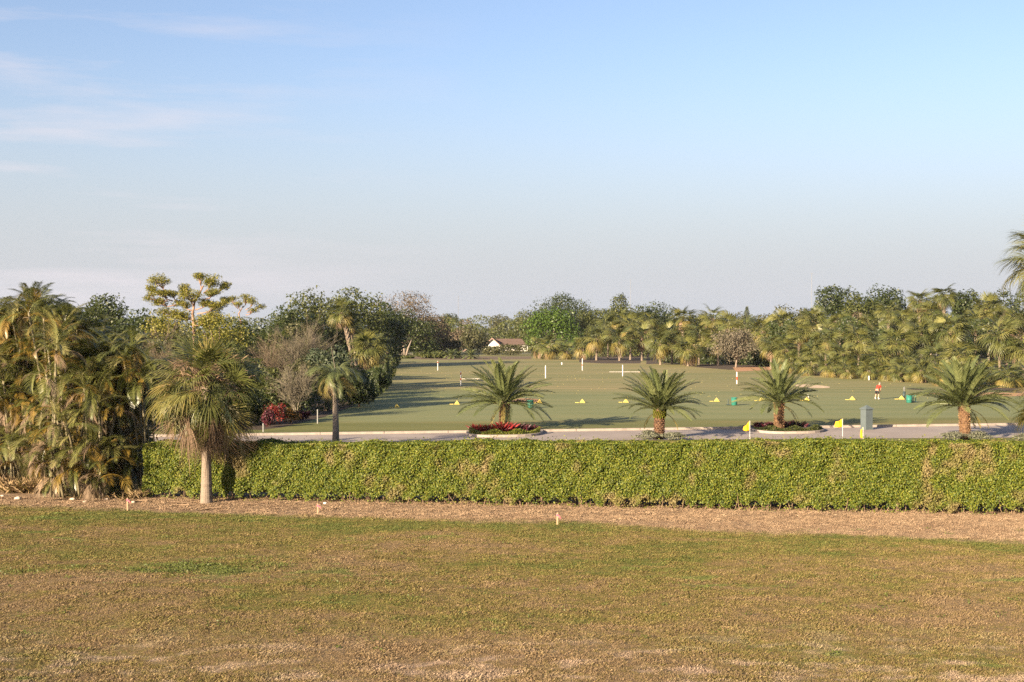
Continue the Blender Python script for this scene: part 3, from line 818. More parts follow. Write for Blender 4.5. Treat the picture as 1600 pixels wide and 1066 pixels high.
def hedge(pa, pb, H0, H1, depth, label, n_front, n_top, group=None):
    A = np.array([pa[0], pa[1]]); B = np.array([pb[0], pb[1]]); Lh = np.linalg.norm(B - A)
    u = (B - A) / Lh; v = np.array([-u[1], u[0]])          # v points away from the camera
    if v[1] < 0: v = -v
    rz = math.atan2(u[1], u[0])
    root = thing('hedge', (A[0], A[1], -0.03), label, 'hedge', group, rz)
    H = lambda s: H0 + (H1 - H0) * s / Lh + 0.07 * wob(s, 0.6) + 0.03 * np.sin(s * 2.9)
    def bulge(s, z): return 0.09 * wob(s, 1.1, 0.4) * np.cos(z * 1.7) + 0.07 * np.sin(s * 3.3 + z * 3.9) + 0.04 * np.sin(s * 7.7 - z * 5.1)
    C, Nn = [], []
    s = rng.uniform(-0.15, Lh + 0.15, n_front); z = rng.random(n_front) ** 0.92 * (H(s) + 0.04)
    low = 0.30 + 0.16 * wob(s, 1.7, 1.0) + 0.12 * np.sin(s * 9.1)
    keep = (z > low) | (rng.random(n_front) < 0.10)
    edge = np.clip((z - (H(s) - 0.25)) / 0.25, 0, 1) ** 2 * 0.16
    y = -bulge(s, z) + rng.random(n_front) ** 1.8 * 0.22 + edge + rng.normal(0, 0.02, n_front)
    C.append(np.c_[s, y, z][keep]); Nn.append(np.tile([0, -1.0, 0.35], (keep.sum(), 1)))
    s = rng.uniform(-0.15, Lh + 0.15, n_top); y = rng.uniform(0.02, depth - 0.05, n_top)
    z = H(s) + 0.035 * np.sin(s * 4.1 + y * 5) + 0.03 * np.sin(s * 9 - y * 7) - rng.random(n_top) ** 1.6 * 0.16
    shoots = rng.random(n_top) < 0.035; z = z + shoots * rng.uniform(0.02, 0.20, n_top)
    C.append(np.c_[s, y, z]); Nn.append(np.tile([0, -0.1, 1.0], (n_top, 1)))
    nb = n_front // 5
    s = rng.uniform(0, Lh, nb); z = rng.uniform(0.2, 1, nb) * H(s)
    C.append(np.c_[s, depth - rng.random(nb) * 0.2, z]); Nn.append(np.tile([0, 1.0, 0.3], (nb, 1)))
    for e, dirx in ((0, -1), (Lh, 1)):
        ne = int(n_front / Lh * depth); y = rng.uniform(0, depth, ne); z = rng.uniform(0.25, 1, ne) * H(e)
        C.append(np.c_[e + dirx * (0.15 - rng.random(ne) * 0.25), y, z]); Nn.append(np.tile([dirx, 0, 0.3], (ne, 1)))
    C = np.concatenate(C); Nn = np.concatenate(Nn)
    lv = obj('leaves', cloud_mesh('leaves', C, Nn, 0.073, M['leaf_hedge'], 0.62, 0.62), root); lv['kind'] = 'stuff'
    # twiggy heart of the hedge
    mb = MB(); ns = int(Lh / 0.4); V = []; Fs = []
    prof = [(0.34, 0.34), (0.26, 0.7), (0.24, 1.0), (0.28, None), (depth - 0.30, None), (depth - 0.28, 0.34)]
    for i in range(ns + 1):
        s_ = Lh * i / ns
        for j, (yy, zz) in enumerate(prof):
            zt = H(s_) - 0.17
            z_ = zt if zz is None else zz if zz < 0.5 else zz * (zt - 0.1) * 0.55 + 0.25
            V.append((s_, yy - float(bulge(s_, z_)) * (0.8 if yy < 1 else 0) + random.uniform(-0.05, 0.05), z_ + random.uniform(-0.04, 0.04)))
    k = len(prof)
    for i in range(ns):
        for j in range(k - 1): Fs.append((i * k + j, (i + 1) * k + j, (i + 1) * k + j + 1, i * k + j + 1))
        Fs.append((i * k + k - 1, (i + 1) * k + k - 1, (i + 1) * k, i * k))
    mb.add(V, Fs); obj('twig_core', mb.mesh('twig_core', M['hedge_core']), root)
    # stems showing below the leaves
    sb = MB()
    for i in range(int(Lh * 9)):
        s_ = random.uniform(0, Lh); y_ = random.uniform(0.02, 0.9); lx = random.gauss(0, 0.14)
        sb.tube([(s_, y_, -0.02), (s_ + lx * 0.6, y_ + random.gauss(0, 0.04), 0.25), (s_ + lx, y_ + 0.05, random.uniform(0.45, 0.8))],
                [random.uniform(0.012, 0.028), 0.014, 0.008], 4, random.random(), False)
    st = obj('stems', sb.mesh('stems', M['twig']), root); st['kind'] = 'stuff'
    return root

def HP(px):
    y = 780.0 + (px - 225.0) * 28.0 / 1375.0
    d = gd(y); return (wx(px, d), d)
hedge(HP(228), HP(1800), 2.22, 2.80, 1.8, 'long clipped green hedge running across the field between the straw strip and the road', 175000, 85000)
hedge((wx(-160, 60), 60.5), (wx(24, 60), 60.0), 2.9, 3.0, 1.6, 'short piece of yellow green hedge at the left edge behind the dry grass clump', 16000, 5000)

# ------------------------------------------------------------------ areca palm clumps at the left
ARE = {'g': [feather('areca_frond', M['areca_green'], 2.3, a, 46, 0.50, 0.015, 0.8, 0.7, 0.12, 0.7, s, 0.018, side_bow=b)
             for s, (a, b) in enumerate(((1.5, 0.05), (2.0, -0.07), (1.1, 0.1), (2.5, 0.03)))],
       'y': [feather('areca_frond', M['areca_yellow'], 2.1, a, 40, 0.46, 0.015, 0.8, 0.45, 0.12, 0.7, s + 10, 0.018, ragged=0.1) for s, a in enumerate((1.7, 2.3))],
       'd': [feather('dead_frond', M['areca_dead'], 1.9, a, 34, 0.42, 0.014, 1.3, 0.1, 0.12, 0.9, s + 20, 0.016, ragged=0.3) for s, a in enumerate((1.9, 2.6))]}
def areca_top(px):     # outline of the thicket in the photo
    return np.interp(px, [-120, -30, 10, 45, 70, 110, 140, 180, 215, 250], [500, 492, 482, 460, 470, 505, 520, 540, 560, 600])
def areca_clump(pxs, d0, label, n, seed, top_shift=0.0, lean_out=1.0):
    r_ = random.Random(seed); pc = (pxs[0] + pxs[1]) / 2
    root = thing('areca_palm_clump', (wx(pc, d0), d0, -0.02), label, 'palm clump', 'areca palm clumps at the left')
    cx = wx(pc, d0); nf = 0
    for i in range(n):
        px = pxs[0] + (pxs[1] - pxs[0]) * (i + r_.uniform(0, 1)) / n
        bx = (wx(px, d0) - cx) * 0.62 + r_.uniform(-0.3, 0.3); by = r_.uniform(-0.8, 2.2)
        ztop = wz(float(areca_top(px)) + top_shift, d0) + 0.15
        lvl = r_.choice((1.0, 0.95, 0.8, 0.62, 0.45, 0.3)) if i % 3 else 1.0
        h = max(0.7, (ztop - 0.75) * lvl)
        tx = (wx(px, d0) - cx) + r_.gauss(0, 0.35) * lean_out; ty = by - (1 - lvl) * 1.7 + r_.uniform(-0.5, 0.3)
        P = [(bx, by, 0), (bx + (tx - bx) * 0.3, by + (ty - by) * 0.3, h * 0.45), (bx + (tx - bx) * 0.7, by + (ty - by) * 0.7, h * 0.78), (tx, ty, h)]
        mb = MB(); Pn = []
        for k in range(13):
            t = k / 12 * 3; j = min(2, int(t)); f = t - j
            Pn.append(tuple(np.array(P[j]) * (1 - f) + np.array(P[j + 1]) * f))
        mb.tube(Pn, [0.048 * (1.15 if k % 2 else 0.95) for k in range(13)], 6)
        obj('stem', mb.mesh('stem', M['areca_stem'], True), root)
        m = r_.randint(7, 9)
        for k in range(m):
            if nf > 285: break
            nf += 1
            t = (k + 0.5) / m; el = R(84) - R(72) * t + r_.gauss(0, 0.14); az = k * 2.4 + r_.uniform(0, 0.7) + i
            kind = 'g' if t < 0.6 else r_.choice('ggyyd')
            if r_.random() < 0.12: kind = 'y'
            if t > 0.85 and r_.random() < 0.6: kind = 'd'
            me = r_.choice(ARE[kind])
            place_frond(me, root, (tx, ty, h - t * 0.25), az, el, r_.uniform(0.52, 0.88), 'dead_frond' if kind == 'd' else 'frond', r_.gauss(0, 0.3))
        for k in range(2):
            if nf > 285: break
            nf += 1
            f = r_.uniform(0.25, 0.6); kind = r_.choice('gydd'); p = np.array(Pn[int(f * 12)])
            place_frond(r_.choice(ARE[kind]), root, tuple(p), r_.uniform(-2.8, -0.3), R(r_.uniform(5, 45)), r_.uniform(0.5, 0.8), 'dead_frond' if kind == 'd' else 'frond')
    return root
areca_clump((-130, -20), 60, 'areca palm clump cut by the left frame edge with grey green arching fronds', 20, 1)
areca_clump((-30, 75), 58, 'tallest areca palm clump, its feathery tops rising against the sky at the left', 24, 2)
areca_clump((60, 150), 55.5, 'broad areca palm clump in the middle of the left thicket with yellow and brown fronds', 24, 3)
areca_clump((0, 110), 55.5, 'lower front areca palm clump above the dry grass and fallen debris', 23, 4, 120)
areca_clump((110, 185), 52.4, 'dark areca palm clump with drooping fronds beside the shaded gap', 22, 5, 70)
areca_clump((-30, 60), 56.8, 'areca clump left of centre in the thicket with pale glossy curling fronds', 28, 9, 60)
areca_clump((70, 160), 52.8, 'areca clump whose lit fronds curl over in the middle right of the thicket', 28, 10, 40)
areca_clump((-90, 10), 58.5, 'low areca palm clump at the left edge over the pale dry grass', 26, 11, 90)
areca_clump((140, 222), 54.0, 'areca palm clump next to the big sabal crown with orange brown fronds', 26, 12, 10)
areca_clump((-60, 40), 57.5, 'rear areca palm clump filling the top left corner of the thicket', 23, 6, -4)
areca_clump((120, 205), 56.5, 'rear areca clump whose olive tops slope down towards the big sabal', 23, 7, 0)
areca_clump((30, 125), 57.5, 'rear areca palm clump behind the broad middle clump', 23, 8, 6)
# leaning cane stems on the right of the thicket
root = thing('areca_palm_clump', (wx(214, 52.6), 52.6, -0.02), 'areca palm clump with long bare leaning stems by the shaded gap', 'palm clump', 'areca palm clumps at the left')
for i, (bx_, tx_, th, by_) in enumerate(((0, -62, 640, 0.0), (4, -30, 560, 0.6), (6, -14, 590, 0.9), (10, -2, 600, 0.4), (14, 10, 585, 1.2), (18, -22, 545, 1.6))):
    d_ = 52.6; b = np.array([bx_ / F * d_, by_ * 0.6, 0]); tpt = np.array([tx_ / F * d_, by_ * 0.6 + 0.4, wz(th, d_)])
    mb = MB(); Pn = [tuple(b + (tpt - b) * k / 12 + np.array([0.10 * math.sin(k / 12 * 3.1), 0, 0])) for k in range(13)]
    mb.tube(Pn, [0.042 * (1.15 if k % 2 else 0.95) for k in range(13)], 6)
    obj('stem', mb.mesh('stem', M['areca_stem'], True), root)
    for k in range(10):
        t = (k + 0.5) / 10; kind = 'g' if t < 0.6 else random.choice('gyyd')
        place_frond(random.choice(ARE[kind]), root, tuple(tpt), k * 2.4 + i, R(78) - R(95) * t, random.uniform(0.6, 0.9), 'dead_frond' if kind == 'd' else 'frond', random.gauss(0, 0.2))
# dry tan grass at the clumps' feet
for cx_, cy_, w_, n_, hm, lb in ((62, 768, 1.3, 2600, 0.85, 'big tuft of dry tan grass at the foot of the areca thicket'),
                                 (12, 757, 1.3, 2000, 0.85, 'dry tan grass tuft at the left edge beneath the areca fronds'),
                                 (150, 776, 0.9, 900, 0.45, 'low dry tuft of reddish grass left of the shaded gap'),
                                 (212, 778, 0.35, 500, 0.5, 'small dry tuft between the shaded gap and the hedge end')):
    p = GP(cx_, cy_)
    t_ = obj('dry_grass_tuft', slivers('dry_grass_tuft', rng.normal(0, 1, (40, 3)) * np.array([w_ * 0.55, 0.35, 0]), n_, hm * 0.4, hm, 0.12, 'leaf_straw', 0.012, 0.9), loc=(p[0], p[1], -0.02))
    tag(t_, lb, 'dry grass', 'dry grass tufts under the areca thicket')
# dark undergrowth inside the thicket
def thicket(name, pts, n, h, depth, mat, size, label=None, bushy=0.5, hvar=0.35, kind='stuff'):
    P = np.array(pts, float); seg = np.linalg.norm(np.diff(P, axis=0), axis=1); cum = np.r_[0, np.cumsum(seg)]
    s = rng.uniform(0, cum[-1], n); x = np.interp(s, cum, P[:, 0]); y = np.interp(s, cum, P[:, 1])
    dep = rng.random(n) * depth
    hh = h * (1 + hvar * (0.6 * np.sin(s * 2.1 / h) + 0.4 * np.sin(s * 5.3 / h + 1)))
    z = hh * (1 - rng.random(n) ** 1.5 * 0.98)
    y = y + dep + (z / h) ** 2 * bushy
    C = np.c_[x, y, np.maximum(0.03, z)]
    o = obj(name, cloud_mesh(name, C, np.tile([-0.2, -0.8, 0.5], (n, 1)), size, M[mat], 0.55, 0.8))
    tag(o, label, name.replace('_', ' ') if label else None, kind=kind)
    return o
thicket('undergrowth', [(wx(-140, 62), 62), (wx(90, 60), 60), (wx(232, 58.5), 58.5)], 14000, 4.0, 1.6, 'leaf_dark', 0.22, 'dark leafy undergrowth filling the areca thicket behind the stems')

# ------------------------------------------------------------------ big sabal palm in front of the hedge
FB = {'g': [fan('fan_frond', M['fan_green'], 1.25, 1.15, 32, a, 2.9, dr, 0.020, s + 30, fold=0.35) for s, (a, dr) in enumerate(((0.2, 0.5), (0.45, 0.7), (0.1, 0.3)))],
      'y': [fan('fan_frond', M['fan_yellow'], 1.25, 1.15, 30, 0.4, 2.6, 0.8, 0.020, s + 40, fold=0.2) for s in range(2)],
      'd': [fan('dead_fan_frond', M['skirt_dead'], 1.60, 1.10, 20, 1.35, 1.7, 1.3, 0.017, s + 50, hang=0.62, fold=0.35) for s in range(3)]}
def big_sabal(loc, zc, label, seed, n=74, dead=34, sc=1.0, trunk_r=0.2, lean=(0, 0), stalks=10, cen=None):
    r_ = random.Random(seed)
    root = thing('sabal_palm', loc, label, 'palm tree')
    obj('trunk', sabal_trunk(zc, trunk_r, seed, 'bark_grey', False, lean), root)
    for i in range(n):
        t = (i + 0.5) / n; el = math.asin(max(-0.99, min(0.999, 0.99 - 1.72 * t + r_.gauss(0, 0.07)))); az = i * 2.39996 + r_.gauss(0, 0.2)
        kind = 'y' if (r_.random() < (0.35 if t > 0.5 else 0.12)) else 'g'
        place_frond(r_.choice(FB[kind]), root, (lean[0], lean[1], zc - 0.3 * t), az, el, sc * r_.uniform(0.78, 1.1), roll=r_.gauss(0, 0.5))
    for i in range(dead):
        az = (-2.75, -2.1, -1.35, -0.75, -0.2, 0.7, 2.3)[i % 7] + r_.gauss(0, 0.16); el = R(r_.uniform(-35, 25))
        place_frond(r_.choice(FB['d']), root, (lean[0], lean[1], zc - 0.7), az, el, sc * r_.uniform(0.55, 0.92), 'dead_frond', r_.gauss(0, 0.5))
    SP = [spray('flower_stalk', M['fan_dead'], 1.9, 1.9, 110, s) for s in range(2)]
    for i in range(stalks):
        place_frond(r_.choice(SP), root, (lean[0], lean[1], zc), i * 2.4, R(r_.uniform(35, 85)), sc * r_.uniform(0.8, 1.1), 'flower_stalk')
    return root
big_sabal((*GP(322, 787)[:2], -0.05), 4.7, 'large sabal palm in front of the hedge with a shaggy skirt of dead tan fronds', 3, n=88, dead=58, sc=0.99, stalks=22)
# palms leaning in at the right edge
d_ = 60
big_sabal((wx(1640, d_), d_, -0.03), wz(402, d_), 'tall palm at the right edge, only its drooping upper fronds reaching into view', 8, n=56, dead=9, sc=1.02, stalks=4)
big_sabal((wx(1650, 62), 62, -0.03), wz(620, 62), 'lower fan palm at the right edge, fronds hanging between hedge and road', 9, n=46, dead=10, sc=0.98, stalks=3)

# ------------------------------------------------------------------ date palms along the road
DF = [feather('date_frond', M['date_green'], 3.2, a, 54, 0.50, 0.023, 0.25, 0.75, 0.13, 0.85, s + 60, 0.032, side_bow=b)
      for s, (a, b) in enumerate(((0.6, 0.03), (0.85, -0.05), (1.15, 0.06), (0.5, -0.02)))]
DY = [feather('date_frond', M['date_yellow'], 2.3, 1.2, 36, 0.3, 0.016, 0.3, 0.4, 0.13, 0.85, 77, 0.03, ragged=0.15)]
def date_palm(px, cy, d, rad, tr, label, seed, boots='boot_tan', n=60, yellow=2, collar=False, low=5):
    r_ = random.Random(seed); zc = wz(cy, d)
    root = thing('date_palm', (wx(px, d), d, -0.03), label, 'palm tree', 'date palms along the road')
    mb = MB(); mb.tube([(0, 0, 0), (0, 0, zc * 0.3), (0, 0, zc * 0.8), (0, 0, zc + 0.15)], [tr * 1.05, tr * 0.92, tr * 0.9, tr * 0.7], 14)
    obj('trunk', mb.mesh('trunk', M['bark_date'], True), root)
    bb = MB(); per = 11; rows = int(zc / 0.115)
    for j in range(rows):
        for i in range(per):
            a = 2 * math.pi * (i + (j % 2) * 0.5) / per + r_.gauss(0, 0.05); z = 0.05 + j * 0.115
            rr = tr * 0.90; w = tr * 0.20; out = rr + r_.uniform(0.05, 0.11) * (1.3 if j > rows * 0.75 else 1)
            ca, sa = math.cos(a), math.sin(a); tx, ty = -sa, ca
            V = [(rr * ca + tx * w, rr * sa + ty * w, z), (rr * ca - tx * w, rr * sa - ty * w, z),
                 (out * ca - tx * w * 0.6, out * sa - ty * w * 0.6, z + 0.085), (out * ca + tx * w * 0.6, out * sa + ty * w * 0.6, z + 0.085),
                 (rr * ca, rr * sa, z + 0.12)]
            bb.add(V, [(0, 1, 2, 3), (3, 2, 4), (1, 4, 2), (0, 3, 4)], r_.random())
    lb = obj('leaf_bases', bb.mesh('leaf_bases', M[boots]), root); lb['kind'] = 'stuff'
    if collar:
        cb = MB()
        for i in range(60):
            a = i * 2.4; z = zc - 0.55 + 0.5 * i / 60; ca, sa = math.cos(a), math.sin(a); rr = tr * 0.95
            cb.tube([(rr * ca, rr * sa, z), (rr * 1.35 * ca, rr * 1.35 * sa, z + 0.14)], [0.055, 0.03], 4, r_.random())
        obj('cut_stubs', cb.mesh('cut_stubs', M['leaf_cover']), root)
    k = rad / 2.75; root.rotation_euler = (r_.uniform(-0.03, 0.03), r_.uniform(-0.05, 0.05), r_.uniform(0, 6))
    for i in range(n):
        t = (i + 0.5) / n; el = R(88) - R(88 - low) * t ** 0.85 + r_.gauss(0, 0.07); az = i * 2.39996 + r_.gauss(0, 0.1)
        me = DF[0] if t < 0.3 else r_.choice(DF)
        place_frond(me, root, (0.12 * math.cos(az), 0.12 * math.sin(az), zc), az, el, k * r_.uniform(0.86, 1.05), roll=r_.gauss(0, 0.25))
    for i in range(yellow):
        place_frond(DY[0], root, (0, 0, zc - 0.1), r_.uniform(-2.7, 0.2), R(-12), k * 0.9, 'yellowing_frond')
    return root
date_palm(788, 630, 87.5, 3.0, 0.36, 'date palm rising from the red bedding plants in the left kerb island', 21, 'boot_brown', n=64, low=-2)
date_palm(1030, 640, 80.3, 2.55, 0.33, 'date palm between the two islands with a dark ringed trunk and yellow green collar', 22, 'boot_brown', collar=True, n=70, low=14)
date_palm(1217, 629, 87.0, 2.6, 0.33, 'date palm with an orange patterned trunk in the maroon bedding of the right kerb island', 23, n=60, low=9)
date_palm(1509, 634, 80.0, 2.85, 0.33, 'rightmost date palm with spreading crown above silvery shrubs by the road', 24, yellow=4, n=76, low=10)

# bedding plants
def bedding(px, y, wpx, h, mat, label, n=240, name='bedding_plant', leaf=0.16, d=None, group=None):
    d = d or gd(y); r = wpx / 2 / F * d
    root = thing(name, (wx(px, d), d, 0.03), label, 'plant', group)
    obj('leaves', slivers('leaves', rng.normal(0, 1, (14, 3)) * np.array([r * 0.45, r * 0.35, 0.0]), n, h * 0.45, h, 0.10, mat, 0.045, 1.1), root)['kind'] = 'stuff'
    return root
for px, y, w, h, mt, lb in ((752, 677, 26, 0.78, 'leaf_red', 'bright red bedding plant on the left end of the left island'),
                            (770, 676, 20, 0.55, 'leaf_maroon', 'dark red plant just left of the left island palm trunk'),
                            (788, 677, 26, 1.0, 'leaf_red', 'tall crimson plant in front of the left island palm trunk'),
                            (808, 676, 26, 0.85, 'leaf_maroon', 'maroon bedding plant right of the left island palm trunk'),
                            (826, 674, 20, 0.62, 'leaf_maroon', 'small dark maroon plant near the right end of the left island'),
                            (1186, 668, 18, 0.5, 'leaf_maroon', 'dark maroon plant on the left end of the right island'),
                            (1202, 669, 20, 0.55, 'leaf_maroon', 'maroon plant left of the orange palm trunk in the right island'),
                            (1222, 669, 20, 0.62, 'leaf_maroon', 'reddish plant at the foot of the orange palm trunk'),
                            (1243, 668, 24, 0.62, 'leaf_maroon', 'wide maroon plant right of the orange palm trunk')):
    bedding(px, y, w, h, mt, lb, group='red bedding plants in the kerb islands')
def cover(Bp, mats, label, hh=0.36):
    xs_ = np.array([p[0] for p in Bp]); ys_ = np.array([p[1] for p in Bp])
    n = 5200; x = rng.uniform(xs_.min() + 0.15, xs_.max() - 0.15, n); yb = np.interp(x, xs_, ys_)
    dep = rng.random(n) * 0.9; y = yb + 0.12 + dep
    z = 0.06 + hh * (1 - rng.random(n) ** 1.4) * (0.8 + 0.3 * np.sin(x * 4.1)) * np.clip(dep * 4, 0.3, 1)
    o = obj('ground_cover', cloud_mesh('ground_cover', np.c_[x, y, z], np.tile([0, -0.3, 1.0], (n, 1)), 0.09, M[mats], 0.6, 0.6))
    tag(o, label, 'ground cover', kind='stuff')
cover(B1, 'leaf_cover', 'yellow green ground cover edging the left kerb island')
cover(B2, 'leaf_mid', 'green ground cover edging the right kerb island')
for px, w, d_, lb in ((1012, 46, 79.5, 'silvery low shrub left of the ringed date palm trunk'), (1052, 44, 79.2, 'silvery low shrub right of the ringed date palm trunk'),
                      (1490, 50, 79.0, 'silvery shrub left of the rightmost date palm trunk'), (1530, 56, 79.3, 'silvery shrub right of the rightmost date palm trunk'),
                      (1600, 40, 78.0, 'pale shrub at the right edge behind the hedge')):
    r = w / 2 / F * d_
    root = thing('silvery_shrub', (wx(px, d_), d_, -0.02), lb, 'shrub', 'silvery shrubs beside the road')
    Lb = make_lobes(r, 0.7, 0.30, 0.28, 9, int(px))
    C, D = lobes_cloud(Lb, 1500, 0.5)
    obj('foliage', cloud_mesh('foliage', np.maximum(C, [-99, -99, 0.03]), D + np.array([0, 0, 0.6]), 0.11, M['leaf_silver'], 0.35, 0.7), root)

# the slim feather palm behind the hedge
d_ = 74.0
root = thing('queen_palm', (wx(524, d_), d_, -0.03), 'slim ragged feather palm with smooth pale trunk just behind the hedge', 'palm tree')
zc = wz(592, d_)
mb = MB(); mb.tube([(0, 0, 0), (0.02, 0, zc * 0.25), (0, 0, zc * 0.6), (-0.03, 0, zc * 0.9), (0, 0, zc + 0.3)], [0.22, 0.19, 0.16, 0.12, 0.07], 12)
obj('trunk', mb.mesh('trunk', M['bark_pale'], True), root)
QF = [feather('queen_frond', M['date_green'], 2.4, a, 44, 0.55, 0.014, 1.1, 0.3, 0.1, 0.6, s + 90, 0.02, ragged=0.1, side_bow=0.06) for s, a in enumerate((1.5, 2.1, 2.6))]
QY = [feather('queen_frond', M['date_yellow'], 2.2, 2.6, 40, 0.5, 0.014, 1.2, 0.1, 0.1, 0.6, 95, 0.02, ragged=0.2)]
QD = [feather('dead_frond', M['areca_dead'], 2.2, 2.8, 34, 0.45, 0.014, 1.4, 0.0, 0.1, 0.8, 97, 0.02, ragged=0.3)]
for i in range(34):
    t = (i + 0.5) / 34
    me = QF[i % 3] if t < 0.75 else (QY[0] if i % 2 else QD[0])
    place_frond(me, root, (0, 0, zc + 0.1), i * 2.4, R(75) - R(80) * t, random.uniform(0.72, 0.95), 'dead_frond' if me == QD[0] else 'frond', random.gauss(0, 0.3))
mb = MB(); mb.tube([(0.1, -0.1, zc), (-0.25, -0.1, zc + 2.0)], [0.02, 0.008], 4); obj('spear_leaf', mb.mesh('spear_leaf', M['bark_pale']), root)

# ------------------------------------------------------------------ left background
T = tree
T(148, 160, 462, 120, 545, 'leaf_dark', 'dark green rounded tree behind the areca tops, left of the pine', leaves=6500, bark='bark_dark')
T(90, 168, 468, 90, 545, 'leaf_dark', 'dark tree peeping out right behind the tallest areca fronds', leaves=4000)
T(225, 150, 484, 95, 560, 'leaf_dark', 'lower dark green tree directly left of the yellow green pine', leaves=5000)
T(262, 118, 512, 70, 590, 'leaf_olive', 'olive brown bushy tree between the areca thicket and the big sabal palm', leaves=3200)
T(335, 142, 496, 130, 585, 'leaf_mid', 'mid green tree under the yellow green pine', leaves=5200)
T(415, 165, 500, 80, 580, 'leaf_dark', 'dark green tree beneath the small umbrella pine', leaves=4200)
T(398, 120, 540, 75, 610, 'leaf_olive', 'olive shrubby tree right behind the big sabal palm crown', leaves=3600)
for px_, d_, tp_, w_, mt_, lb_ in ((250, 92, 600, 70, 'leaf_mid', 'green shrub left of the big sabal trunk beyond the hedge'), (300, 88, 615, 70, 'leaf_dark', 'dark shrub straight behind the big sabal trunk beyond the hedge'),
                                   (352, 90, 605, 70, 'leaf_dark', 'dark shrub right behind the big sabal skirt beyond the hedge'), (398, 92, 612, 56, 'leaf_dark', 'dark shrub between the big sabal skirt and the red crotons'),
                                   (215, 96, 590, 80, 'leaf_dark', 'dark shrub behind the leaning areca stems'), (375, 112, 570, 90, 'leaf_olive', 'olive shrub behind the right side of the big sabal crown'),
                                   (290, 115, 560, 100, 'leaf_olive', 'olive brown shrub behind the left side of the big sabal crown')):
    T(px_, d_, tp_, w_, 668, mt_, lb_, leaves=3000, cat='shrub', name='shrub')
T(430, 130, 520, 66, 600, 'leaf_mid', 'green tree left of the bare grey shrub', leaves=3200)
T(448, 205, 478, 70, 560, 'leaf_dark', 'dark tree at the left shoulder of the domed grove', leaves=4200)
T(500, 215, 455, 120, 560, 'leaf_mid', 'tall green tree forming the left half of the domed grove', leaves=7500, lobes_n=20)
T(565, 222, 452, 110, 560, 'leaf_mid', 'tall green tree forming the crown of the domed grove behind the twin sabals', leaves=7500, lobes_n=20)
T(605, 235, 474, 60, 560, 'leaf_dark', 'dark green tree on the right shoulder of the domed grove', leaves=3600)
T(636, 318, 456, 110, 535, 'leaf_brown', 'big grey brown half bare tree right of the domed grove', leaves=7000, bark='bark_pale', lobes_n=20, leaf=0.42, trunk=False, name='tree')
T(628, 312, 483, 110, 551, 'leaf_dark', 'dark spreading tree with a pale forked trunk below the grey brown crown', leaves=6500, bark='bark_dark', trunk_r=0.3, lobes_n=18, forks=6)
T(672, 330, 495, 60, 548, 'leaf_brown', 'low brownish tree right of the dark spreading tree', leaves=2600)
T(470, 104, 560, 70, 640, 'leaf_olive', 'olive shrub behind the red croton bushes', leaves=3600, cat='shrub', name='shrub')
T(425, 100, 575, 60, 650, 'leaf_mid', 'green shrub left of the pinkish grey bare shrub', leaves=3000, cat='shrub', name='shrub')
T(510, 107, 540, 62, 600, 'leaf_blue', 'blue green leafy tree behind the slim feather palm', leaves=3200)
T(545, 118, 566, 60, 626, 'leaf_dark', 'dark shady shrub to the right of the slim feather palm crown', leaves=3400, cat='shrub', name='shrub')
T(582, 132, 575, 52, 608, 'leaf_dark', 'dark shrub under the low sabal palm at the edge of the range', leaves=3000, cat='shrub', name='shrub')
T(560, 112, 590, 55, 630, 'leaf_dark', 'dark low shrub along the left edge of the range lawn', leaves=2600, cat='shrub', name='shrub')
# bare twiggy shrubs
def bare(px, d, top, wpx, label, seed, mat='leaf_grey', kids=6, leaves=0):
    h = wz(top, d)
    root = thing('bare_shrub', (wx(px, d), d, -0.03), label, 'shrub')
    me = twig_tree_mesh('branches', h, wpx / 2 / F * d, mat, 10, seed, 3, 0.05, kids=kids)
    obj('branches', me, root)['kind'] = 'stuff'
    if leaves:
        C, D = lobes_cloud(make_lobes(wpx / 2 / F * d, 1.4, h * 0.35, h * 0.62, 12, seed), leaves, 0.8)
        obj('leaves', cloud_mesh('leaves', C, D, 0.11, M[mat], 0.25, 0.9), root)['kind'] = 'stuff'
    return root
bare(468, 112, 515, 80, 'tall bare grey twiggy shrub in front of the domed grove', 3, leaves=2200)
bare(462, 97, 582, 66, 'pinkish grey bare shrub above the red crotons', 4, leaves=2600)
bare(430, 108, 545, 60, 'greyish half bare shrub to the right of the big sabal palm', 5, 'leaf_brown', leaves=1500)
bare(262, 100, 535, 60, 'brown twiggy shrub left of the big sabal palm crown', 6, 'leaf_brown', leaves=1800)
# red crotons
for px, y, top, w, mt, lb in ((428, 664, 628, 34, 'leaf_croton', 'bright red croton bush beside the road at the left'), (452, 662, 636, 32, 'leaf_orange', 'red and orange croton bush next to the bright red one'),
                              (472, 658, 642, 30, 'leaf_maroon', 'dark red croton bush at the right end of the croton row'), (418, 668, 640, 20, 'leaf_maroon', 'dark red croton bush half hidden at the left end of the row')):
    bush(px, y, top, w, mt, lb, leaves=900, name='croton_bush', group='croton bushes beside the road', leaf=0.15)
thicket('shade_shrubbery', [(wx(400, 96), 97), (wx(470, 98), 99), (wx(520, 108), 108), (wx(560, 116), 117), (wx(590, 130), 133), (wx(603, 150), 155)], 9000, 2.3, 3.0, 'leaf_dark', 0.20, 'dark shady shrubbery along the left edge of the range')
thicket('wood_edge', [(wx(-200, 150), 150), (wx(300, 150), 150), (wx(440, 175), 175), (wx(560, 240), 245)], 12000, 5.0, 6.0, 'leaf_dark', 0.38, 'dark wood edge closing the gaps behind the left trees')
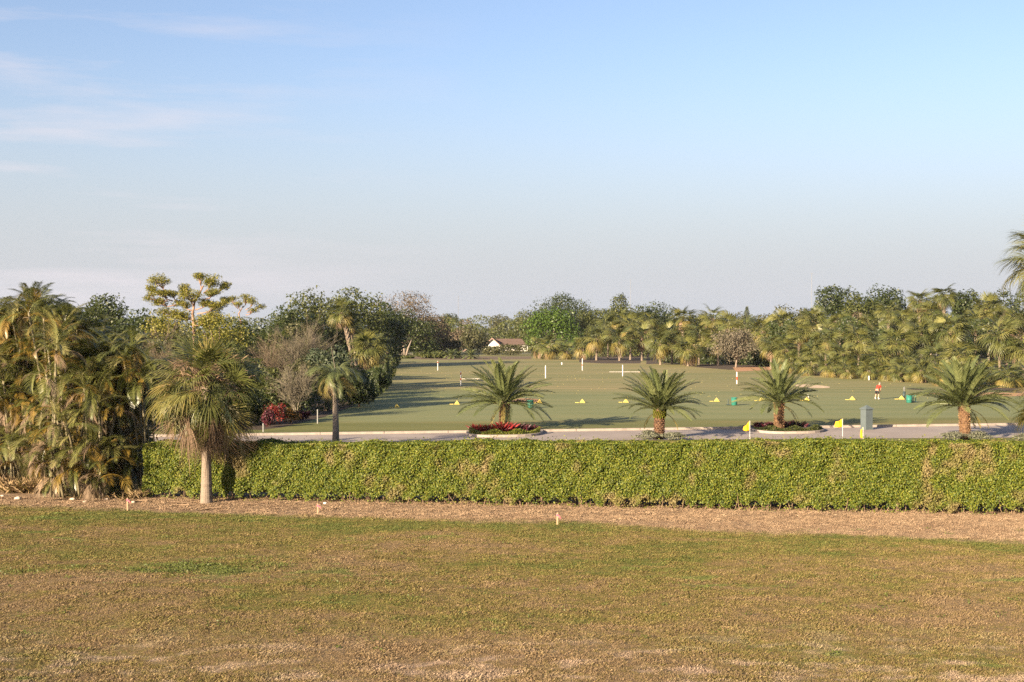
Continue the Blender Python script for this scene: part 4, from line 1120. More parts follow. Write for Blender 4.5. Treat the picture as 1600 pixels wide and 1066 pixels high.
# sabals on the left
fan_palm(534, 488, 50, 150, 'taller of the twin sabal palms with leaning bare trunks', n=40, dead=12, lean=(-1.3, 0), trunk_r=0.2)
fan_palm(548, 500, 42, 151, 'lower of the twin sabal palms with leaning bare trunks', n=30, dead=10, lean=(-0.7, 0), trunk_r=0.2)
fan_palm(490, 505, 38, 140, 'slim sabal palm standing left of the twin leaning sabals', n=34, dead=10)
fan_palm(577, 542, 66, 142, 'broad low sabal palm at the left edge of the range lawn', n=54, dead=14, yellow=0.3)
fan_palm(440, 532, 42, 135, 'small sabal palm half buried in shrubs right of the big sabal palm', n=30, dead=6)
fan_palm(598, 566, 34, 155, 'small dark sabal palm at the corner of the range lawn', n=30, dead=3)

T(600, 176, 562, 34, 594, 'leaf_mid', 'round shrub at the lawn edge just past the low sabal palm', leaves=1600, cat='shrub', name='shrub')
T(607, 214, 556, 30, 582, 'leaf_dark', 'dark shrub second past the low sabal palm along the lawn edge', leaves=1500, cat='shrub', name='shrub')
T(611, 250, 552, 28, 574, 'leaf_mid', 'farthest shrub of the left lawn edge', leaves=1300, cat='shrub', name='shrub')
T(385, 104, 560, 56, 640, 'leaf_mid', 'sunlit green shrub tree just right of the big sabal crown', leaves=3200, cat='shrub', name='shrub')
T(440, 118, 540, 60, 610, 'leaf_mid', 'sunlit green shrub behind the bare grey branches', leaves=3200, cat='shrub', name='shrub')
T(470, 160, 505, 80, 570, 'leaf_olive', 'olive tree between the slim sabal and the bare grey shrub', leaves=3600)
T(350, 118, 530, 80, 600, 'leaf_mid', 'green tree behind the top of the big sabal crown', leaves=3600)
# the pines
def pine(px, d, base_y, pads, tpath, label, seed, lf=0.26, dens=85, tr=0.19):
    x0 = wx(px, d); root = thing('pine_tree', (x0, d, -0.03), label, 'tree'); r_ = random.Random(seed)
    W = lambda x, y, dy=0.0: np.array([wx(x, d) - x0, dy, wz(y, d)])
    mb = MB(); tp = [np.array([0, 0, 0.0])] + [W(x, y) for x, y in tpath]
    mb.tube(tp, [tr * (1 - 0.6 * i / (len(tp) - 1)) for i in range(len(tp))], 8)
    CC, NN = [], []
    for (x, y, rx_, ry_, jx, jy, dy) in pads:
        c = W(x, y, dy); j = W(jx, jy)
        m_ = (c * 0.55 + j * 0.45) + np.array([0, 0, -0.15 - 0.2 * r_.random()])
        mb.tube([j, m_, c], [tr * 0.42, tr * 0.26, 0.03], 5)
        R3 = np.array([rx_ / F * d, rx_ / F * d * 0.9, ry_ / F * d])
        sub = [(c + ball(1)[0] * R3 * 0.75) for _ in range(max(4, int(rx_ * 0.7)))]
        for s_ in sub:
            mb.tube([m_, (m_ + s_) / 2 + np.array([0, 0, 0.05]), s_], [0.04, 0.028, 0.012], 3)
            k = dens
            P_ = s_ + ball(k) * (rng.random((k, 1)) ** 0.4) * np.array([0.62, 0.62, 0.36]) * (0.6 + rx_ / 30)
            CC.append(P_); NN.append(P_ - s_ + np.array([0, 0, 0.2]))
    obj('trunk', mb.mesh('trunk', M['bark_pine'], True), root)
    C = np.concatenate(CC); N_ = np.concatenate(NN)
    cr_ = obj('crown', cloud_mesh('crown', C, N_, lf, M['leaf_pine'], 0.22, 0.8), root)
    return root
pine(303, 130, 600,
     [(250, 437, 15, 8, 262, 460, 0), (236, 450, 8, 5, 262, 465, 0.5), (232, 463, 7, 6, 262, 470, 0), (255, 455, 12, 5, 270, 470, -0.6), (270, 457, 8, 5, 275, 470, 0.3),
      (248, 472, 12, 4, 275, 476, 0.5), (285, 450, 11, 5, 302, 468, 0.8), (300, 461, 16, 7, 303, 480, -0.5), (312, 432, 9, 4, 315, 452, 0.3), (333, 438, 17, 8, 318, 458, 0),
      (350, 447, 9, 6, 325, 462, 0.5), (338, 458, 12, 4, 318, 468, -0.4), (285, 474, 12, 6, 300, 485, 0.4), (325, 472, 14, 5, 305, 484, 0.4), (340, 478, 12, 5, 308, 490, 0),
      (265, 490, 16, 7, 298, 498, -0.6), (285, 492, 14, 6, 300, 500, 0.6), (335, 494, 16, 7, 306, 502, 0.5), (322, 503, 16, 7, 304, 508, -0.6), (350, 470, 8, 4, 325, 476, 0)],
     [(304, 560), (303, 510), (301, 490), (304, 472), (312, 458), (318, 446)], 'tall open yellow green pine standing above the left tree line', 5)
pine(384, 150, 600,
     [(362, 466, 9, 4, 372, 482, 0), (385, 466, 11, 5, 380, 480, 0.4), (398, 470, 8, 4, 384, 484, 0), (406, 478, 6, 3, 386, 488, 0.3), (372, 474, 8, 3, 376, 486, -0.3), (395, 484, 7, 3, 384, 492, 0)],
     [(378, 560), (377, 505), (373, 490), (380, 478)], 'small umbrella pine with thin crooked trunk right of the tall pine', 6, dens=55, tr=0.14)

T(265, 126, 484, 84, 545, 'leaf_pine', 'yellow green low pine growth left under the tall open pine', leaves=1500, leaf=0.24, shell=0.8)
T(342, 127, 486, 90, 550, 'leaf_pine', 'yellow green low pine growth right under the tall open pine', leaves=1500, leaf=0.24, shell=0.8)
# pale forked trunk of the dark spreading tree
x_ = wx(630, 300); root = thing('forked_tree', (x_, 300, -0.05), 'pale forked bare stems in front of the dark spreading tree', 'tree')
mb = MB()
for P_, r0 in (([(0, 0, 0), (-0.4, 0, 1.6), (-1.5, 0, 2.6), (-2.8, 0.4, 3.8)], 0.30), ([(0.3, 0, 0), (0.2, 0, 2.2), (-0.2, 0.3, 3.0), (-0.5, 0.5, 4.2)], 0.30), ([(0.6, 0, 0), (1.2, 0, 2.2), (1.5, 0.2, 2.9), (1.9, 0.5, 4.0)], 0.26)):
    mb.tube(P_, [r0, r0 * 0.8, r0 * 0.6, r0 * 0.35], 8)
obj('trunk', mb.mesh('trunk', M['bark_pale'], True), root)

# ------------------------------------------------------------------ far centre
T(700, 470, 490, 36, 520, 'leaf_mid', 'distant flat topped tree by the slender mast', leaves=1800)
T(726, 455, 500, 46, 535, 'leaf_brown', 'distant rusty brown tree right of the slender mast', leaves=2400)
T(690, 440, 505, 60, 545, 'leaf_mid', 'green tree in the gap right of the grey brown tree', leaves=2600)
T(776, 440, 492, 56, 540, 'leaf_olive', 'rounded olive tree behind the white house', leaves=2800)
T(812, 395, 500, 60, 545, 'leaf_mid', 'green tree rising behind the house roof', leaves=3200)
T(838, 385, 476, 64, 540, 'leaf_mid', 'tall green tree left behind the bright green tree', leaves=4200)
T(868, 380, 459, 86, 540, 'leaf_dark', 'tallest dark tree behind the bright green tree', leaves=6500, lobes_n=20)
T(905, 370, 470, 60, 545, 'leaf_dark', 'dark tree right behind the bright green tree', leaves=4200)
T(862, 335, 482, 86, 552, 'leaf_bright', 'bright green rounded tree beside the white house', leaves=7500, lobes_n=22)
T(740, 348, 515, 44, 552, 'leaf_olive', 'olive tree left of the white house', leaves=2600)
T(720, 375, 515, 44, 548, 'leaf_brown', 'brownish thin tree left of the house and olive tree', leaves=2000)
T(700, 330, 527, 42, 558, 'leaf_olive', 'yellowish olive shrub tree left of centre beyond the range', leaves=2200, cat='shrub', name='shrub')
T(660, 322, 530, 50, 558, 'leaf_mid', 'green shrub tree beyond the left end of the range', leaves=2400, cat='shrub', name='shrub')
T(768, 318, 541, 34, 566, 'leaf_olive', 'small olive tree in front of the house gable', leaves=1800, leaf=0.35)
T(798, 315, 537, 56, 566, 'leaf_olive', 'wide low olive tree in front of the house roof', leaves=2600, leaf=0.35)
T(624, 285, 556, 40, 573, 'leaf_mid', 'round green shrub under the pale forked trunk', leaves=1800, cat='shrub', name='shrub')
T(676, 285, 549, 50, 560, 'leaf_mid', 'low flat crowned tree with twin pale stems beyond the range', leaves=2000, bark='bark_pale')
# small dark palms beyond the range
SM = [feather('date_frond', M['date_green'], 2.2, 1.3, 14, 0.5, 0.06, 0.3, 0.5, 0.13, 0.85, 120 + s, 0.03) for s in range(2)]
def small_palm(px, d, cy, wpx, label):
    rt = thing('small_date_palm', (wx(px, d), d, -0.02), label, 'palm tree', 'small palms beyond the range'); zc = wz(cy, d)
    mb = MB(); mb.tube([(0, 0, 0), (0, 0, zc * 0.5), (0, 0, zc)], [0.28, 0.24, 0.24], 8); obj('trunk', mb.mesh('trunk', M['bark_date'], True), rt)
    for i in range(30):
        t = (i + 0.5) / 30
        place_frond(SM[i % 2], rt, zc, i * 2.4, R(80) - R(85) * t, wpx / 2 / F * d / 1.9)
small_palm(705, 283, 556, 30, 'small dark date palm beyond the range left of the pair')
small_palm(716, 286, 557, 26, 'small date palm beyond the range close to its left neighbour')
small_palm(735, 281, 557, 32, 'small dark date palm beyond the range in front of the white wall')
fan_palm(843, 542, 36, 284, 'sabal palm with thick dark trunk right of the house', n=26, dead=5, trunk_r=0.42)
fan_palm(858, 541, 40, 276, 'sabal palm with flared orange trunk beside the thick dark trunked one', n=26, dead=5, trunk_r=0.36)
fan_palm(886, 548, 30, 275, 'small bright sabal palm right of the orange trunked one', n=22, dead=2)
fan_palm(876, 541, 26, 290, 'small sabal palm under the bright green tree', n=20, dead=2)

GR = 'sabal palms of the centre clump'
for px, cy, w, d, lb in ((912, 541, 36, 272, 'leftmost low sabal of the centre clump at the far end of the range'), (932, 528, 44, 268, 'shaggy sabal second from the left in the centre clump'),
                         (950, 512, 42, 276, 'sabal in the upper left of the centre clump'), (968, 530, 46, 264, 'big headed sabal in the front middle of the centre clump'),
                         (985, 508, 44, 272, 'tall sabal at the top of the centre clump'), (1003, 525, 44, 266, 'sabal on the right front of the centre clump with bare trunk'),
                         (1012, 500, 36, 285, 'tall sabal at the upper right of the centre clump'), (970, 500, 34, 290, 'back sabal peeping above the middle of the centre clump')):
    fan_palm(px, cy, w, d, lb, GR, n=28, dead=8)
GR = 'sabal palms right of the centre clump'
for px, cy, w, d, lb in ((1032, 537, 44, 236, 'low broad sabal behind the second date palm crown'), (1050, 520, 42, 240, 'sabal with layered crown just right of the second date palm'),
                         (1067, 496, 38, 250, 'tall narrow sabal rising to the skyline right of the second date palm'), (1075, 545, 46, 228, 'yellowish low sabal at the mulch edge left of the grey round tree'),
                         (1092, 522, 44, 238, 'yellow skirted sabal left of the grey round tree'), (1112, 496, 40, 248, 'second tall sabal at the skyline above the grey round tree'),
                         (1122, 530, 44, 232, 'sabal standing at the left shoulder of the grey round tree'), (1140, 508, 44, 240, 'sabal behind the top of the grey round tree'),
                         (1165, 512, 40, 236, 'sabal over the right half of the grey round tree'), (1190, 515, 44, 228, 'sabal above the third date palm crown'),
                         (1205, 540, 46, 214, 'low sabal left behind the third date palm crown')):
    fan_palm(px, cy, w, d, lb, GR, n=30, dead=10)
T(1150, 219, 513, 76, 562, 'leaf_grey', 'round grey brown small tree on bare soil at the edge of the range', leaves=6500, bark='bark_grey', leaf=0.26, shell=0.8, trunk_r=0.16, forks=6)
T(1195, 225, 545, 40, 572, 'leaf_dark', 'dark green shrub right behind the round grey tree', leaves=2200, cat='shrub', name='shrub')

# right grove
GR = 'sabal palms of the right grove'
grove = [(1228, 545, 50, 200, 'low sabal directly right of the third date palm crown'), (1222, 505, 44, 226, 'upper sabal above the third date palm, left end of the right grove'),
         (1248, 520, 46, 212, 'grove sabal between the third date palm and the yellow skirted one'), (1268, 500, 46, 222, 'grove sabal under the left dark tree of the skyline'),
         (1272, 550, 46, 190, 'yellow skirted grove sabal at the mulch edge right of the third date palm'), (1290, 530, 48, 198, 'grove sabal above the flat sand bunker'),
         (1312, 505, 44, 214, 'grove sabal below the first dark tree gap'), (1318, 553, 50, 183, 'leafy low grove sabal over the sand bunker right side'),
         (1342, 532, 54, 192, 'grove sabal above and left of the golfer'), (1345, 573, 42, 176, 'small bushy grove palm at the mulch edge left of the golfer'),
         (1362, 508, 52, 206, 'grove sabal high above the golfer'), (1372, 560, 56, 178, 'shaggy grove sabal straight behind the golfer'),
         (1388, 486, 42, 216, 'bright headed grove sabal near the skyline above the golfer'), (1400, 536, 60, 184, 'large grove sabal right above the golfer'),
         (1418, 574, 58, 168, 'lowest grove sabal whose fronds touch the lawn right of the golfer'), (1412, 500, 46, 210, 'pale green grove sabal right of the bright headed one'),
         (1437, 470, 44, 218, 'skyline grove sabal left of the tallest one'), (1440, 520, 56, 190, 'grove sabal with orange dead skirt left of the fourth date palm'),
         (1455, 490, 50, 206, 'grove sabal beneath the tallest skyline palm'), (1475, 461, 44, 204, 'tallest sabal of the right grove standing against the sky'),
         (1462, 560, 58, 170, 'low grove sabal behind the left fronds of the fourth date palm'), (1485, 515, 66, 180, 'large grove sabal above the fourth date palm crown'),
         (1500, 555, 60, 166, 'grove sabal directly behind the fourth date palm crown'), (1525, 500, 50, 198, 'upper grove sabal right of the large one above the fourth date palm'),
         (1545, 482, 50, 205, 'skyline grove sabal near the right edge'), (1562, 525, 72, 168, 'broad hanging grove sabal near the right edge'),
         (1588, 500, 50, 190, 'upper grove sabal at the right edge'), (1600, 545, 60, 165, 'low grove sabal at the right edge behind the edge palm'),
         (1640, 520, 60, 172, 'grove sabal just outside the right edge')]
front = [(1236, 566, 44, 192), (1262, 571, 40, 184), (1300, 573, 42, 178), (1325, 578, 36, 173), (1358, 578, 38, 170), (1388, 578, 44, 166), (1408, 582, 38, 163), (1440, 578, 46, 160),
         (1470, 584, 46, 152), (1498, 582, 50, 156), (1522, 586, 50, 150), (1548, 584, 52, 152), (1576, 588, 52, 148), (1606, 588, 54, 150)]
names_ = ['first', 'second', 'third', 'fourth', 'fifth', 'sixth', 'seventh', 'eighth', 'ninth', 'tenth', 'eleventh', 'twelfth', 'thirteenth', 'last']
for (px_, cy_, w_, d_), o_ in zip(front, names_):
    fan_palm(px_, cy_, w_, d_, 'low grove palm, ' + o_ + ' from the left along the lawn edge', 'low palms at the foot of the right grove', n=34, dead=5, yellow=0.25, name='low_fan_palm')
for g_ in grove: fan_palm(*g_, GR, n=40, dead=9, yellow=0.10)
for px, top, w, d, mt, lb in ((1245, 480, 90, 262, 'leaf_olive', 'olive tree at the left end of the right skyline'), (1305, 449, 86, 275, 'leaf_dark', 'first dark tree of the right skyline'),
                              (1345, 462, 60, 262, 'leaf_mid', 'mid green tree between the two dark skyline trees'), (1385, 451, 84, 285, 'leaf_dark', 'second dark tree of the right skyline'),
                              (1330, 490, 60, 240, 'leaf_brown', 'reddish brown tree below the dark skyline trees'), (1508, 456, 60, 265, 'leaf_dark', 'dark tree right of the tallest skyline palm'),
                              (1548, 462, 50, 270, 'leaf_mid', 'green tree behind the skyline sabal near the right edge'), (1582, 456, 70, 275, 'leaf_dark', 'dark tree at the right end of the skyline'),
                              (1440, 470, 60, 270, 'leaf_dark', 'dark tree filling the skyline behind the tall grove palms'), (1575, 485, 60, 235, 'leaf_brown', 'brown tree behind the right edge palms'),
                              (1650, 450, 90, 260, 'leaf_dark', 'dark tree just outside the right edge'), (1205, 492, 60, 285, 'leaf_olive', 'low olive tree on the skyline right of the distant grey pine')):
    T(px, d, top, w, 560, mt, lb, leaves=9500 if mt == 'leaf_dark' else 5200, lobes_n=16)
for px, top, w, d, mt, lb in ((970, 462, 40, 320, 'leaf_mid', 'round topped pine like tree above the centre clump'), (1022, 474, 60, 330, 'leaf_dark', 'dark tree behind the right end of the centre clump'),
                              (940, 482, 60, 340, 'leaf_mid', 'green tree behind the left part of the centre clump'), (1150, 490, 60, 340, 'leaf_olive', 'olive skyline tree right of the second tall sabal'),
                              (1090, 492, 60, 335, 'leaf_mid', 'green skyline tree between the two tall sabals'), (990, 488, 70, 335, 'leaf_mid', 'green tree behind the middle of the centre clump')):
    T(px, d, top, w * 1.3, 552, mt, lb, leaves=6500)
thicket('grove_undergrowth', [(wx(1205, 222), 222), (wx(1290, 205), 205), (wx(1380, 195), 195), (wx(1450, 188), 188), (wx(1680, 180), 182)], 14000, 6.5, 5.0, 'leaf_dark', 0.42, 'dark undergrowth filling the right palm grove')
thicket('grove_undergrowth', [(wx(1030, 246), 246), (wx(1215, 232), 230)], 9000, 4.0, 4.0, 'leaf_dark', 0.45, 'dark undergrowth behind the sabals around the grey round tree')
thicket('grove_undergrowth', [(wx(925, 300), 300), (wx(1020, 300), 300)], 3000, 4.5, 4.0, 'leaf_mid', 0.5, 'shaded undergrowth behind the centre sabal clump')
# distant grey pine and far woods
root = thing('norfolk_pine', (wx(1167, 1100), 1100, -0.1), 'distant hazy grey pine on the skyline right of the second tall sabal', 'tree')
mb = MB(); mb.tube([(0, 0, 0), (0, 0, wz(478, 1100))], [0.5, 0.1], 6); obj('trunk', mb.mesh('trunk', M['bark_dark']), root)
C, D = [], []
for k in range(12):
    z = 9 + k * 1.35; r = 5.0 * (1 - k / 13)
    c = np.c_[rng.uniform(-r, r, 90), rng.uniform(-r, r, 90), z + rng.normal(0, 0.3, 90) + 0.0]
    C.append(c)
C = np.concatenate(C); obj('crown', cloud_mesh('crown', C, np.tile([0, -0.3, 1.0], (len(C), 1)), 1.5, M['leaf_blue'], 0.4, 0.6), root)
thicket('far_wood', [(-420, 640), (-100, 620), (150, 600), (480, 560)], 26000, 11.0, 30.0, 'leaf_far', 1.0, 'far wood closing the horizon beyond the golf range', 2.0, 0.18)
thicket('far_wood', [(-900, 1250), (900, 1250)], 16000, 16.0, 40.0, 'leaf_far', 2.0, 'farthest hazy belt of wood at the horizon', 2.0, 0.12)
thicket('far_wood', [(wx(560, 420), 420), (wx(760, 430), 425), (wx(940, 420), 425), (wx(1240, 400), 400)], 14000, 8.0, 14.0, 'leaf_mid', 0.7, 'wood edge behind the house and the far end of the range', 1.0, 0.25)

# ------------------------------------------------------------------ houses
def house(px, d, w_px, ridge_y, eave_y, label, depth=9.0, long_px=0):
    """gable end towards the camera, ridge running away to the right"""
    x = wx(px, d); w = w_px / F * d; ze = wz(eave_y, d); zr = wz(ridge_y, d)
    root = thing('house', (x, d, -0.02), label, 'house')
    mb = MB(); V = [(-w / 2, 0, 0), (w / 2, 0, 0), (w / 2, 0, ze), (0, 0, zr - 0.15), (-w / 2, 0, ze)]
    V2 = [(a, depth, c) for a, b, c in V]
    mb.add(V + V2, [(0, 1, 2, 3, 4), (9, 8, 7, 6, 5), (0, 4, 9, 5), (1, 6, 7, 2)])
    obj('wall', mb.mesh('wall', M['house_wall']), root)
    rb = MB(); o = 0.7; sl = (zr - ze) / (w / 2)
    for s in (-1, 1):
        e = s * (w / 2 + o); ez = ze - sl * o
        rb.add([(0, -o, zr), (0, depth + o, zr), (e, depth + o, ez), (e, -o, ez), (0, -o, zr + 0.22), (0, depth + o, zr + 0.22), (e, depth + o, ez + 0.22), (e, -o, ez + 0.22)],
               [(0, 1, 2, 3), (4, 7, 6, 5), (0, 3, 7, 4), (1, 5, 6, 2), (2, 6, 7, 3)])
    obj('roof', rb.mesh('roof', M['house_roof']), root)
    fb = MB()
    for s in (-1, 1):
        e = s * (w / 2 + o); ez = ze - sl * o
        fb.add([(0, -o - 0.06, zr + 0.26), (0, -o - 0.06, zr - 0.10), (e, -o - 0.06, ez - 0.10), (e, -o - 0.06, ez + 0.26)], [(0, 1, 2, 3)])
    obj('barge_board', fb.mesh('barge_board', M['roof_fascia']), root)
    for wxp in (-w * 0.22, w * 0.22):
        wb = MB(); wb.box((wxp, -0.03, ze * 0.55), (1.5, 0.06, 1.2)); f_ = obj('window', wb.mesh('window', M['pale_paint']), root)
        gb = MB(); gb.box((wxp, -0.07, ze * 0.55), (1.3, 0.03, 1.0)); obj('pane', gb.mesh('pane', M['glass_dark']), f_)
    return root, w, ze, zr
d_ = 372
hr, w, ze, zr = house(769, d_, 27, 529, 541, 'white gabled house with brown roof among the trees beyond the range')
# long side wing with a low pitched roof, and the flat carport
wl_ = 40 / F * d_
mb = MB(); mb.box((w / 2 + wl_ / 2, 5.0, ze / 2), (wl_, 7.5, ze)); obj('wing_wall', mb.mesh('wing_wall', M['house_wall']), hr)
mb = MB(); x0, x1 = w * 0.12, w / 2 + wl_ + 0.6
mb.add([(x0, 0.4, ze + 0.02), (x1, 0.4, ze + 0.02), (x1, 9.8, ze + 0.02), (x0, 9.8, ze + 0.02), (x0, 5, zr - 0.1), (x1 - 2, 5, zr - 0.1)],
       [(0, 1, 5, 4), (2, 3, 4, 5), (1, 2, 5), (0, 4, 3), (0, 3, 2, 1)])
obj('wing_roof', mb.mesh('wing_roof', M['house_roof']), hr)
mb = MB(); mb.box((w / 2 + wl_ - 0.6 + 2.2, 1.6, ze - 0.05), (5.6, 5, 0.45)); obj('carport_roof', mb.mesh('carport_roof', M['white_paint']), hr)
for xx in (w / 2 + wl_ + 0.3, w / 2 + wl_ + 4.2):
    mb = MB(); mb.box((xx, -0.7, (ze - 0.3) / 2), (0.2, 0.2, ze - 0.3)); obj('post', mb.mesh('post', M['white_paint']), hr)
h2, *_ = house(729, 366, 15, 546, 551, 'small white outbuilding left of the gabled house', 5.0)

# masts
def mast(px, d, top, r, label, tbar=False):
    H_ = wz(top, d); root = thing('radio_mast', (wx(px, d), d, -0.1), label, 'mast')
    mb = MB()
    for k in range(3):
        a = k * 2.094; mb.tube([(r * math.cos(a), r * math.sin(a), 0), (r * 0.8 * math.cos(a), r * 0.8 * math.sin(a), H_)], r * 0.16, 4)
    n = int(H_ / (r * 3))
    lb_ = MB()
    for i in range(n):
        z0, z1 = H_ * i / n, H_ * (i + 1) / n
        for k in range(3):
            a, b = k * 2.094, (k + 1) * 2.094
            lb_.tube([(r * 0.9 * math.cos(a), r * 0.9 * math.sin(a), z0), (r * 0.9 * math.cos(b), r * 0.9 * math.sin(b), z1)], r * 0.09, 3, cap=False)
    obj('legs', mb.mesh('legs', M['mast_steel']), root); obj('bracing', lb_.mesh('bracing', M['mast_steel']), root)
    if tbar:
        tb = MB(); tb.box((0, 0, H_), (r * 9, r, r * 0.6)); obj('crossbar', tb.mesh('crossbar', M['mast_steel']), root)
mast(1268, 1400, 427, 0.42, 'tall lattice radio mast with crossbar on the skyline above the right grove', True)
mast(985, 1900, 436, 0.5, 'very faint thin mast on the skyline above the centre clump')
mast(716, 900, 462, 0.30, 'slender mast rising from the distant gap left of the house')

# ------------------------------------------------------------------ driving range furniture
def marker_pole(px, y, top, label, bands=(), r=0.065):
    p = GP(px, y); H_ = wz(top, p[1]); root = thing('distance_pole', (p[0], p[1], -0.05), label, 'pole', 'white distance poles on the range')
    mb = MB(); mb.lathe([(r, 0), (r, H_), (r * 0.5, H_ + 0.03)], 10); obj('shaft', mb.mesh('shaft', M['white_paint']), root)
    for a, b in bands:
        mb = MB(); mb.lathe([(r * 1.08, H_ * a), (r * 1.08, H_ * b)], 10); obj('red_band', mb.mesh('red_band', M['red_paint']), root)
marker_pole(684, 579, 564, 'white distance pole farthest left on the range', ((0.80, 0.95),))
marker_pole(720, 603, 580, 'white distance pole with red bands left of the first date palm', ((0.42, 0.55), (0.80, 0.92)))
marker_pole(852.5, 591, 571, 'plain white distance pole right behind the first date palm')
marker_pole(807, 609, 592, 'white distance pole seen through the first date palm crown', ((0.4, 0.55),))
marker_pole(910, 579, 560, 'white distance pole with a dark band below the centre clump', ((0.42, 0.52),))
marker_pole(973, 588, 570, 'thin white distance pole left of the second date palm crown')
marker_pole(1151.5, 600, 581, 'white distance pole with red middle under the grey round tree', ((0.35, 0.62),), 0.075)
marker_pole(1358, 594, 587, 'short pale post at the mulch edge above the golfer', (), 0.10)
marker_pole(878, 570, 566, 'short white post at the far edge left of the centre clump', (), 0.12)
for px, y, w, lb in ((978, 582, 52, 'long low white target board lying by the thin distance pole'), (734, 593, 30, 'low white target board beside the banded distance pole')):
    p = GP(px, y); L_ = w / F * p[1]
    mb = MB()
    for k in (-1, 1): mb.box((k * L_ * 0.40, 0.05, 0.06), (0.1, 0.12, 0.2))
    rt = thing('target_board', (p[0], p[1], -0.09), lb, 'board'); obj('foot', mb.mesh('foot', M['stake_wood']), rt)
    mb = MB(); mb.box((0, 0, 0.17), (L_, 0.05, 0.045), 0.05); obj('plank', mb.mesh('plank', M['white_paint']), rt)

ICO = [(0, 0, 1), (0.894, 0, 0.447), (0.276, 0.851, 0.447), (-0.724, 0.526, 0.447), (-0.724, -0.526, 0.447), (0.276, -0.851, 0.447),
       (0.724, 0.526, -0.447), (-0.276, 0.851, -0.447), (-0.894, 0, -0.447), (-0.276, -0.851, -0.447), (0.724, -0.526, -0.447), (0, 0, -1)]
ICF = [(0, 1, 2), (0, 2, 3), (0, 3, 4), (0, 4, 5), (0, 5, 1), (1, 6, 2), (2, 7, 3), (3, 8, 4), (4, 9, 5), (5, 10, 1), (6, 7, 2), (7, 8, 3), (8, 9, 4), (9, 10, 5), (10, 6, 1),
       (11, 7, 6), (11, 8, 7), (11, 9, 8), (11, 10, 9), (11, 6, 10)]
ICO = np.array(ICO)
def pyramid_mesh():
    mb = MB(); r = 0.030; n = 7
    for k in range(n):
        m = n - k
        for i in range(m):
            for j in range(m):
                if 0 < i < m - 1 and 0 < j < m - 1: continue
                mb.add(ICO * r + np.array([(i - (m - 1) / 2) * 2 * r, (j - (m - 1) / 2) * 2 * r, r + k * r * 1.45]), ICF, random.random())
    return mb.mesh('ball_stack', M['yellow_ball'])
PY = pyramid_mesh()
mbm = MB(); mbm.box((0, 0, 0.02), (0.50, 0.42, 0.03)); TRAY = mbm.mesh('tray', M['yellow_ball'])
mbm = MB(); mbm.box((-0.50, 0.0, 0.02), (0.34, 0.08, 0.04)); ROPE = mbm.mesh('divider', M['yellow_ball'])
pyr = [(620, 637, 'leftmost yellow ball pyramid, near the tree shadows'), (714, 632, 'yellow ball pyramid under the left frond tips of the first date palm'),
       (775, 631, 'yellow ball pyramid just left of the first date palm trunk'), (843, 630, 'yellow ball pyramid right of the first green bin'),
       (910, 629.5, 'yellow ball pyramid midway between the first and second date palms'), (978, 629, 'yellow ball pyramid under the left fronds of the second date palm'),
       (1120, 627.5, 'yellow ball pyramid left of the middle green bin'), (1190, 626.5, 'yellow ball pyramid under the left fronds of the third date palm'),
       (1261, 626, 'yellow ball pyramid with a white rod right of the third date palm'), (1332, 625, 'yellow ball pyramid left of the golfer'),
       (1409, 624, 'yellow ball pyramid right of the golfer beside a dark bag')]
for px, y, lb in pyr:
    p = GP(px, y); rt = thing('ball_pyramid', (p[0], p[1], 0), lb, 'ball pyramid', 'yellow ball pyramids along the tee line')
    obj('ball_stack', PY, rt, (0, 0, 0.04)); obj('tray', TRAY, rt); obj('divider', ROPE, rt)
p = GP(1264, 626)
rt = thing('alignment_rod', (p[0], p[1], 0), 'thin white rod standing beside the ball pyramid right of the third date palm', 'rod')
mb = MB(); mb.tube([(0, 0, 0), (-0.08, 0, 0.62)], 0.035, 6); obj('shaft', mb.mesh('shaft', M['white_paint']), rt)
p = GP(1412.5, 624)
rt = thing('golf_bag', (p[0], p[1], 0), 'dark golf bag with club heads beside the ball pyramid right of the golfer', 'golf bag')
mb = MB(); mb.tube([(0, 0, 0), (0.05, 0, 0.75)], [0.12, 0.13], 10); obj('body', mb.mesh('body', M['bin_dark'], True), rt)
mb = MB()
for k in range(5): mb.tube([(0.04, 0, 0.7), (0.04 + 0.07 * math.cos(k * 1.3), 0.07 * math.sin(k * 1.3), 1.05 + 0.04 * k)], [0.01, 0.03], 4)
obj('clubs', mb.mesh('clubs', M['steel']), rt)

def bin_(px, y, label):
    p = GP(px, y); rt = thing('litter_bin', (p[0], p[1], 0), label, 'litter bin', 'green bins on the tee line', sc=0.86)
    mb = MB(); mb.lathe([(0.27, 0.0), (0.30, 0.05), (0.30, 0.30), (0.315, 0.32), (0.315, 0.38), (0.30, 0.40), (0.30, 0.74)], 18); obj('drum', mb.mesh('drum', M['bin_green'], True), rt)
    mb = MB(); mb.lathe([(0.34, 0.74), (0.34, 0.80), (0.26, 0.82), (0.24, 0.78), (0.0, 0.77)], 18); obj('rim', mb.mesh('rim', M['bin_green']), rt)
bin_(829, 638, 'green cylindrical bin right of the first date palm'); bin_(1147.5, 633.5, 'green cylindrical bin left of the third date palm'); bin_(1421, 629.5, 'green cylindrical bin right of the golfer')
def rack(px, y, n, gap, h, label):
    p = GP(px, y); rt = thing('bag_rack', (p[0], p[1], 0), label, 'rack')
    mb = MB()
    for k in range(n):
        mb = MB(); mb.tube([(k * gap, 0, 0), (k * gap, 0, h)], 0.045, 6); obj('post', mb.mesh('post', M['bin_green' if n > 1 else 'bin_dark']), rt)
    mb = MB(); mb.box((gap * (n - 1) / 2, 0, 0.07), (gap * (n - 1) + 0.3, 0.28, 0.06)); obj('foot', mb.mesh('foot', M['bin_dark']), rt)
rack(822, 638, 1, 0.3, 1.0, 'thin dark stand just left of the first green bin')
